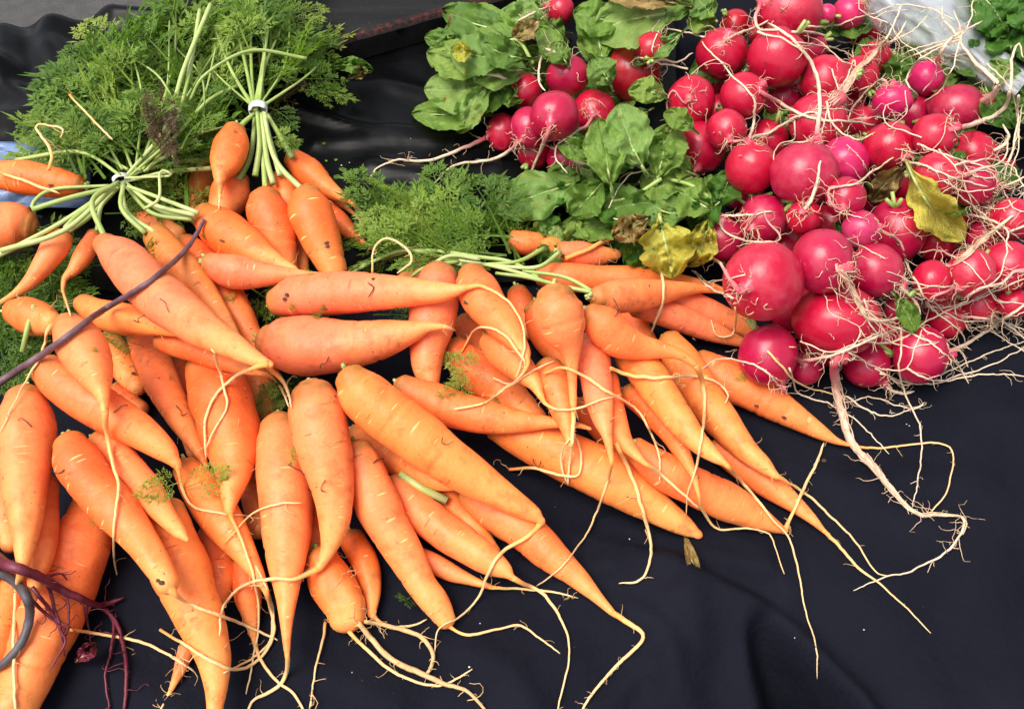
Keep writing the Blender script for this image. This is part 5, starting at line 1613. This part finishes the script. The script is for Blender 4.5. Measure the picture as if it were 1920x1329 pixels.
r3 = thing('radish_greens', 'green radish leaves under and behind the outer radishes of the heap', 'radish leaves', at(1750, 250, 0), 'radish leaf bunches')
for k in range(80):
    rr_ = random.Random(k + 260)
    x, y = rr_.uniform(1400, 1930), rr_.uniform(0, 420)
    if y > 330 and x < 1780: continue
    an = rr_.uniform(0, 6.28); l = rr_.uniform(60, 130)
    hh = rr_.uniform(.01, .03) if x < 1830 else rr_.uniform(.015, .05)
    leaf(r3, (x, y), (x + math.cos(an) * l, y + math.sin(an) * l), rr_.uniform(44, 74), hh, hh + rr_.uniform(-.005, .01), rr_.choice([G, G, D, D, P_]), k + 290)
leaf(r3, (1672, 545), (1718, 622), 46, 0, 0, G, 400, on_top=True, lift=.006)
leaf(r3, (1560, 418), (1590, 428), 30, .05, .05, D, 401)
for (x0, y0, h0, x1, y1, h1, x2, y2, h2) in ((1240,335,.06,1180,370,.05,1100,385,.035),(1330,370,.06,1290,345,.06,1220,330,.05),(1280,400,.05,1220,395,.05,1130,380,.04),(1000,120,.06,970,75,.065,930,90,.06),(1420,400,.04,1380,370,.05,1340,350,.05)):
    put_stem(r2, ((x0, y0), (x1, y1), (x2, y2)), (h0, h1, h2), 9, 6, 'stem')

lf = thing('fallen_leaf', 'yellow radish leaf with brown hole lying over the outer radishes', 'leaf', at_s(1710, 320, rest_s(1710, 320, 6)))
leaf(lf, (1700,300), (1808,452), 92, 0, 0, Y, 500, on_top=True, petiole=.12, lobes=.5, lift=.005, wave=.004)
lf = thing('fallen_leaf', 'shrivelled olive leaf curled beside the yellow leaf on the radishes', 'leaf', at_s(1690, 320, rest_s(1690, 320, 6)))
leaf(lf, (1705,305), (1632,378), 52, 0, 0, B_, 501, on_top=True, lobes=.3, lift=.006)
lf = thing('fallen_leaf', 'large yellow radish leaf with green blotches leaning between carrots and radishes', 'leaf', at(1265, 450, .03))
leaf(lf, (1235,395), (1262,522), 112, .055, .045, Y, 502, petiole=.08, lobes=.5, wave=.010)
lf = thing('fallen_leaf', 'crumpled yellow leaf pressed against the round radish with the white loop', 'leaf', at(1300, 440, .03))
leaf(lf, (1330,405), (1288,500), 70, .05, .035, Y, 503, petiole=.08, wave=.010)
lf = thing('fallen_leaf', 'brown shrivelled leaf beside the short thick carrot and yellow leaf', 'leaf', at(1180, 430, .03))
leaf(lf, (1220,405), (1148,445), 56, .06, .05, B_, 504, petiole=.06, wave=.012)
lf = thing('fallen_leaf', 'small green leaf with brown edge beside the black board', 'leaf', at(655, 125, .03))
leaf(lf, (615,125), (700,132), 34, .03, .034, G, 505, petiole=.06, wave=.008)
leaf(lf, (650,150), (690,120), 26, .026, .03, B_, 506, petiole=.06, wave=.008)
lf = thing('fallen_leaf', 'narrow brown dry leaf on the cloth under the blunt carrot tip', 'leaf', at(1285, 1005, .002))
leaf(lf, (1284,1003), (1310,1092), 24, .008, .008, B_, 507, petiole=.02, lobes=0, wave=.003)

# leafy greens behind the bag
lt = thing('leafy_greens', 'glossy dark green leaf vegetables behind the plastic bag', 'leafy greens', at(1860, 60, 0))
for k in range(60):
    rr_ = random.Random(k + 700)
    x, y = rr_.uniform(1740, 1960), rr_.uniform(-60, 130)
    an = rr_.uniform(.3, 2.8); l = rr_.uniform(90, 160)
    if x + math.cos(an) * l < 1800 or y + math.sin(an) * l > 135 or x < 1780: continue
    hh = rr_.uniform(.02, .06)
    leaf(lt, (x, y), (x + math.cos(an) * l, y + math.sin(an) * l), rr_.uniform(90, 140), hh, hh + rr_.uniform(-.015, .005), D, k + 730, curl=rr_.uniform(-.01, .01), petiole=.1, wave=.007, lobes=.1)

# ================================================================== clear plastic bag
def mat_bag():
    m, nt, bs, out = new_mat('clear_plastic_film'); b = NB(nt)
    geo = b.n('ShaderNodeNewGeometry').outputs['Position']
    bs.inputs['Base Color'].default_value = (.72, .75, .80, 1)
    bs.inputs['Roughness'].default_value = .22
    tr = b.n('ShaderNodeBsdfTransparent'); tr.inputs[0].default_value = (.93, .94, .96, 1)
    mx = b.n('ShaderNodeMixShader')
    b.l(b.mr(b.noise(geo, 28, 3, .5), .3, .7, .22, .60), mx.inputs[0])
    b.l(tr.outputs[0], mx.inputs[1]); b.l(bs.outputs[0], mx.inputs[2]); b.l(mx.outputs[0], out.inputs[0])
    b.l(b.bump(b.noise(geo, 40, 2), .35, .004), bs.inputs['Normal'])
    return m
M['bag'] = mat_bag()
def bag():
    c = [(1610, -70, 80), (1690, -10, 82), (1750, 35, 76), (1810, 80, 60), (1870, 130, 46), (1915, 165, 38)]
    P, L = resample(c, 8)
    V = []; F = []; nw = 22
    for i, (x, y, w) in enumerate(P):
        t = i / (len(P) - 1)
        j0 = max(0, min(len(P) - 2, i)); dx, dy = P[j0 + 1, 0] - P[j0, 0], P[j0 + 1, 1] - P[j0, 1]
        l = math.hypot(dx, dy); vx, vy = -dy / l, dx / l
        for j in range(nw + 1):
            f = -1 + 2 * j / nw
            px, py = x + vx * f * w, y + vy * f * w
            h = .030 + .030 * (1 - f * f) ** .5 + .010 * noise.noise((i * .10, f * 2, 2)) + .008 * abs(noise.noise((i * .12, f * 5, 8)))
            V.append(at(px, py, h))
    for i in range(len(P) - 1):
        for j in range(nw):
            k = i * (nw + 1) + j
            F.append((k, k + 1, k + nw + 2, k + nw + 1))
    o = mesh_obj('plastic_bag', V, F, M['bag'])
    tag(o, 'crumpled clear plastic bag between the radish heap and leafy greens', 'plastic bag')
bag()

# ================================================================== beet pieces
def string_thing(name, label, cat, pts, mat, kink=.8, part=None, seed=1, seg=10, hairn=0, hm=None, base=0.0):
    Q, rad, P, s = lay_string(pts, None, kink=kink, seed=seed, lift=.0005, base=base)
    rad = rad * np.array([1 + .12 * noise.noise((i * .4, seed, 1)) for i in range(len(rad))])
    v, f, u, a = tube(Q, rad, seg)
    if part is None:
        o = mesh_obj(name, v, f, mat, None, uv=u, along=a)
        tag(o, label, cat)
    else:
        o = mesh_obj(name, v, f, mat, part, uv=u, along=a)
    if hairn:
        v, f, u, a = join(hairs(Q, rad, hairn, .004, .02, seed, r=.0003))
        mesh_obj('rootlet', v, f, hm or mat, part if part is not None else o, uv=u, along=a, kind='stuff')
    return o, Q
string_thing('beet_stalk', 'long dark purple stalk lying diagonally across the carrots', 'stalk',
             [(383,411,7),(362,450,9),(330,487,10),(270,535,11),(180,590,12),(100,650,13),(0,716,14),(-60,755,14)], M['beet_stem'], .6, None, 21, base=.05)
bt = thing('beetroot', 'dark purple beetroot end with stringy roots over the huge smooth carrot', 'beetroot', at(-60, 1100, .0))
def beet_body():
    s = rest_s(-75, 1080, 130, 0); c = at_s(-75, 1080, s); r = 65 * s / FPX
    V = []; F = []; nl, ng = 24, 28
    for i in range(nl + 1):
        th = math.pi * i / nl
        for j in range(ng):
            p_ = 2 * math.pi * j / ng
            rr = r * (1 + .06 * noise.noise((math.cos(p_) * 1.5, math.sin(p_) * 1.5, th)))
            q = (RT * math.cos(th) + (UP * math.cos(p_) + FW * math.sin(p_)) * math.sin(th)) * rr
            if i == 0: q = q * 1.15
            V.append(c + q)
    for i in range(nl):
        for j in range(ng):
            k = (j + 1) % ng
            F.append((i * ng + j, i * ng + ng + j, i * ng + ng + k, i * ng + k))
    mesh_obj('body', V, F, M['beet'], bt)
beet_body()
for k, pts in enumerate([
    [(-20,1040,26),(20,1060,22),(75,1082,18),(130,1112,15),(180,1133,12),(212,1128,9),(232,1122,5)],
    [(180,1132,11),(205,1150,9),(225,1185,8),(236,1230,7),(237,1280,7),(233,1335,6)],
    [(200,1142,7),(213,1175,6),(208,1220,5),(197,1260,4),(202,1300,4),(206,1335,3)],
    [(85,1085,8),(100,1130,7),(112,1175,7),(122,1205,5),(105,1235,4),(92,1258,3)],
    [(60,1100,9),(95,1145,7),(115,1185,5),(122,1230,3)], [(125,1108,6),(130,1150,5),(122,1195,4)], [(160,1130,6),(165,1165,5),(170,1200,3)],
    [(0,1060,9),(40,1105,8),(80,1145,7),(110,1170,4)], [(90,1080,5),(115,1075,4),(128,1088,3)]]):
    string_thing('root', '', '', pts, M['beet'], 1.3, bt, 40 + k, 8, 5)
string_thing('stalk', '', '', [(-30,1070,15),(15,1082,17),(45,1110,18),(56,1150,17),(42,1200,17),(10,1240,16),(-30,1265,15)], M['beet_grey'], .5, bt, 60)
lfb = thing('fallen_leaf', 'dark crimson beet leaf scrap on the cloth beside the huge carrot', 'leaf', at(160, 1220, .002))
leaf(lfb, (140,1240), (182,1205), 34, .006, .010, M['beet'], 508, petiole=.02)

# ================================================================== cut stalks, crumbs, threads on the cloth
def cut_stalk(label, pts, w, h, mat, seed):
    P, L = resample([(x, y) for x, y in pts], 6)
    Q = np.array([at(x, y, h) for x, y in P]); s = float((Q[0] - C0) @ FW)
    seg = 10
    lump = np.ones((len(P), seg)); lump[:, 2] = .75; lump[:, 3] = .8
    v, f, u, a = tube(Q, np.full(len(P), .5 * w * s / FPX), seg, lump)
    o = mesh_obj('cut_stalk', v, f, M[mat], None, uv=u, along=a)
    tag(o, label, 'stalk', 'snapped stalks among the carrots')
cut_stalk('pale green snapped stalk on the cloth beside the straight tapering carrot', ((1085,1070),(1130,1069),(1176,1070)), 20, .006, 'stem_pale', 1)
cut_stalk('thin green stalk lying under the straight tapering carrot', ((890,975),(950,1010),(1040,1042)), 12, .005, 'stem', 2)
so_ = [rest_s(x, y, 10) for x, y in ((750,888),(790,915),(835,937))]
v, f, u, a = tube(np.array([at_s(750, 888, min(so_) + .004), at_s(790, 915, min(so_)), at_s(838, 938, min(so_))]), [.0022, .0024, .0028], 10)
tag(mesh_obj('cut_stalk', v, f, M['stem_pale'], None, uv=u, along=a), 'snapped green stalk under the flattened carrot', 'stalk', 'snapped stalks among the carrots')
v, f, u, a = tube(np.array([at_s(64, 572, rest_s(64, 572, 10)), at_s(52, 615, rest_s(52, 615, 10)), at_s(42, 660, rest_s(52, 615, 10))]), [.0016, .0018, .0018], 8)
tag(mesh_obj('cut_stalk', v, f, M['stem'], None, uv=u, along=a), 'bright green snapped stalk leaning on the stubby bulb-shaped carrot', 'stalk', 'snapped stalks among the carrots')

for k, (lab, pts) in enumerate([
    ('dirty brown tangled root thread lying on the cloth beside the cleft carrot', [(685,1165,8),(740,1175,9),(790,1195,9),(812,1225,8),(805,1255,7),(790,1268,5)]),
    ('long brown fibrous root thread trailing from the cleft carrot', [(672,1168,10),(725,1228,11),(780,1258,11),(830,1280,9),(875,1295,7),(915,1335,6)]),
    ('fine thread root hanging from the cleft carrot down the cloth', [(610,1165,6),(605,1200,5),(592,1250,4),(580,1335,3)]),
    ('wiry thread root crossing the long vertical carrot at its foot', [(300,1180,6),(350,1210,6),(400,1240,7),(440,1255,6),(480,1240,6),(512,1190,6),(506,1120,5),(480,1060,4)]),
    ('straight thread root on the cloth beside the beet rootlets', [(130,1180,7),(200,1190,6),(270,1205,6),(330,1235,5),(365,1260,4)]),
    ('fine crossing thread over the front ringed carrot', [(420,1020,3),(470,965,4),(520,945,4),(565,942,3)]),
    ('looped thread root beside the pear-shaped carrot tail on the thick carrot', [(955,880,7),(1000,878,6),(1050,890,6),(1085,890,5),(1090,850,5),(1075,820,4),(1055,845,4),(1055,880,5),(1063,905,4)]),
    ('thread root arching across the slender carrots near the radishes', [(1145,690,7),(1185,705,8),(1240,708,7),(1300,705,6),(1340,715,5),(1365,740,4),(1360,755,3)]),
    ('thin root string hanging from the back row carrot over the pair', [(1060,485,9),(1110,465,8),(1150,445,9),(1190,448,8),(1220,480,7),(1240,515,6),(1243,560,5),(1230,600,5),(1222,625,4)]),
    ('looping thread root above the small speckled carrot', [(865,660,4),(890,620,4),(915,614,5),(945,628,5),(975,665,5),(985,690,5),(960,720,4),(925,708,4)]),
    ('fine thread root bending over the slender tail carrot', [(1020,700,5),(1060,690,6),(1110,715,6),(1150,740,6),(1190,765,5),(1215,800,5),(1235,850,4),(1237,905,3)]),
    ('curved thread root hanging to the cloth from the slender carrot', [(1155,830,9),(1175,870,8),(1195,920,8),(1208,970,7),(1220,1020,6),(1215,1065,5),(1195,1090,5),(1160,1093,3)]),
    ('thread root arching over the carrot leaves in front of black plastic', [(698,510,4),(700,470,4),(725,448,5),(760,465,5),(772,490,5),(745,512,4)]),
    ('upright looping thread above the cut-off carrot on the bluish plastic', [(92,318,7),(97,288,6),(78,255,5),(67,238,4),(85,234,4),(117,243,4),(112,258,3)]),
    ('fine straight thread over the feathery carrot leaves beside the tie', [(130,178,4),(165,215,4),(210,262,4)]),
    ('white thread root across the cut-off carrot on the bluish plastic', [(0,324,6),(40,338,6),(80,352,6),(112,364,4)]),
]):
    string_thing('root_thread', lab, 'root', pts, M['root'] if 'brown' not in lab else M['hair'], 1.0, None, 200 + k, 6, 18 if 'brown' in lab else 5, M['hair'], base=.085 if ('upright loop' in lab or 'beside the tie' in lab) else .055 if 'arching over the carrot' in lab else 0.0)

# soil and leaf crumbs scattered over cloth and plastic
def crumbs(name, label, spots, mat, sz, group):
    rng = random.Random(len(spots))
    for (x, y) in spots:
        s = rest_s(x, y, 3); c = at_s(x, y, s)
        bm = bmesh.new(); bmesh.ops.create_icosphere(bm, subdivisions=1, radius=1)
        r = sz * rng.uniform(.6, 1.4)
        for v in bm.verts:
            v.co = Vector(c) + Vector((v.co.x * r * rng.uniform(.6, 1.5), v.co.y * r * rng.uniform(.6, 1.3), v.co.z * r * .3))
        me = bpy.data.meshes.new(name); bm.to_mesh(me); bm.free(); me.materials.append(mat)
        o = bpy.data.objects.new(name, me); COL.objects.link(o)
        tag(o, label, 'crumb', group)
crumbs('soil_crumb', 'small brown soil crumb lying on a carrot or the cloth', [(1544,863),(612,455),(614,462),(298,1088),(303,1092),(420,452),(416,450),(538,553),(534,560),(627,743),(541,870),(538,866),(700,523),(876,567),(1215,536),(1418,760),(1470,782),(95,347),(250,700)], M['crumb'], .0016, 'crumbs scattered about')
crumbs('pale_crumb', 'tiny pale fleck lying on the dark cloth or plastic', [(900,1168),(1233,1040),(1700,795),(1705,798),(1300,1092),(660,1260),(1490,1195),(640,310),(655,305),(682,322),(770,260),(1180,1010),(880,1250),(1620,1180)], M['white'], .0005, 'crumbs scattered about')
crumbs('leaf_fleck', 'small green leaf fleck lying on the black plastic', [(608,270),(630,300),(643,318),(645,321),(668,325),(612,302),(632,332)], M['frond'], .0022, 'leaf flecks on the plastic')

# dried shreds of root and leaf clinging to the carrots
_r = random.Random(31)
for k in range(0, 30, 2):
    x, y = [(300,560),(400,590),(250,600),(370,720),(330,760),(560,560),(690,530),(760,530),(600,690),(680,760),(540,870),(590,850),(610,900),(520,950),(720,860),(760,950),(830,820),(900,880),(1000,860),(1120,900),(1200,930),(1350,930),(1150,560),(1230,545),(240,760),(150,740),(120,880),(220,960),(60,800),(430,780)][k]
    a = _r.uniform(0, 6.28); pts = [(x, y, 2.4)]
    for q in range(3):
        a += _r.gauss(0, .8); l = _r.uniform(6, 15)
        x += math.cos(a) * l; y += math.sin(a) * l
        pts.append((x, y, _r.uniform(1.2, 2.6)))
    Q, rad, P, s = lay_string(pts, None, kink=.6, seed=900 + k, step=4)
    v, f, u, a_ = tube(Q, rad, 5)
    tag(mesh_obj('dry_shred', v, f, M['crumb'], None, uv=u, along=a_), 'thin dark dried shred stuck to a carrot', 'shred', 'dried shreds on carrots')
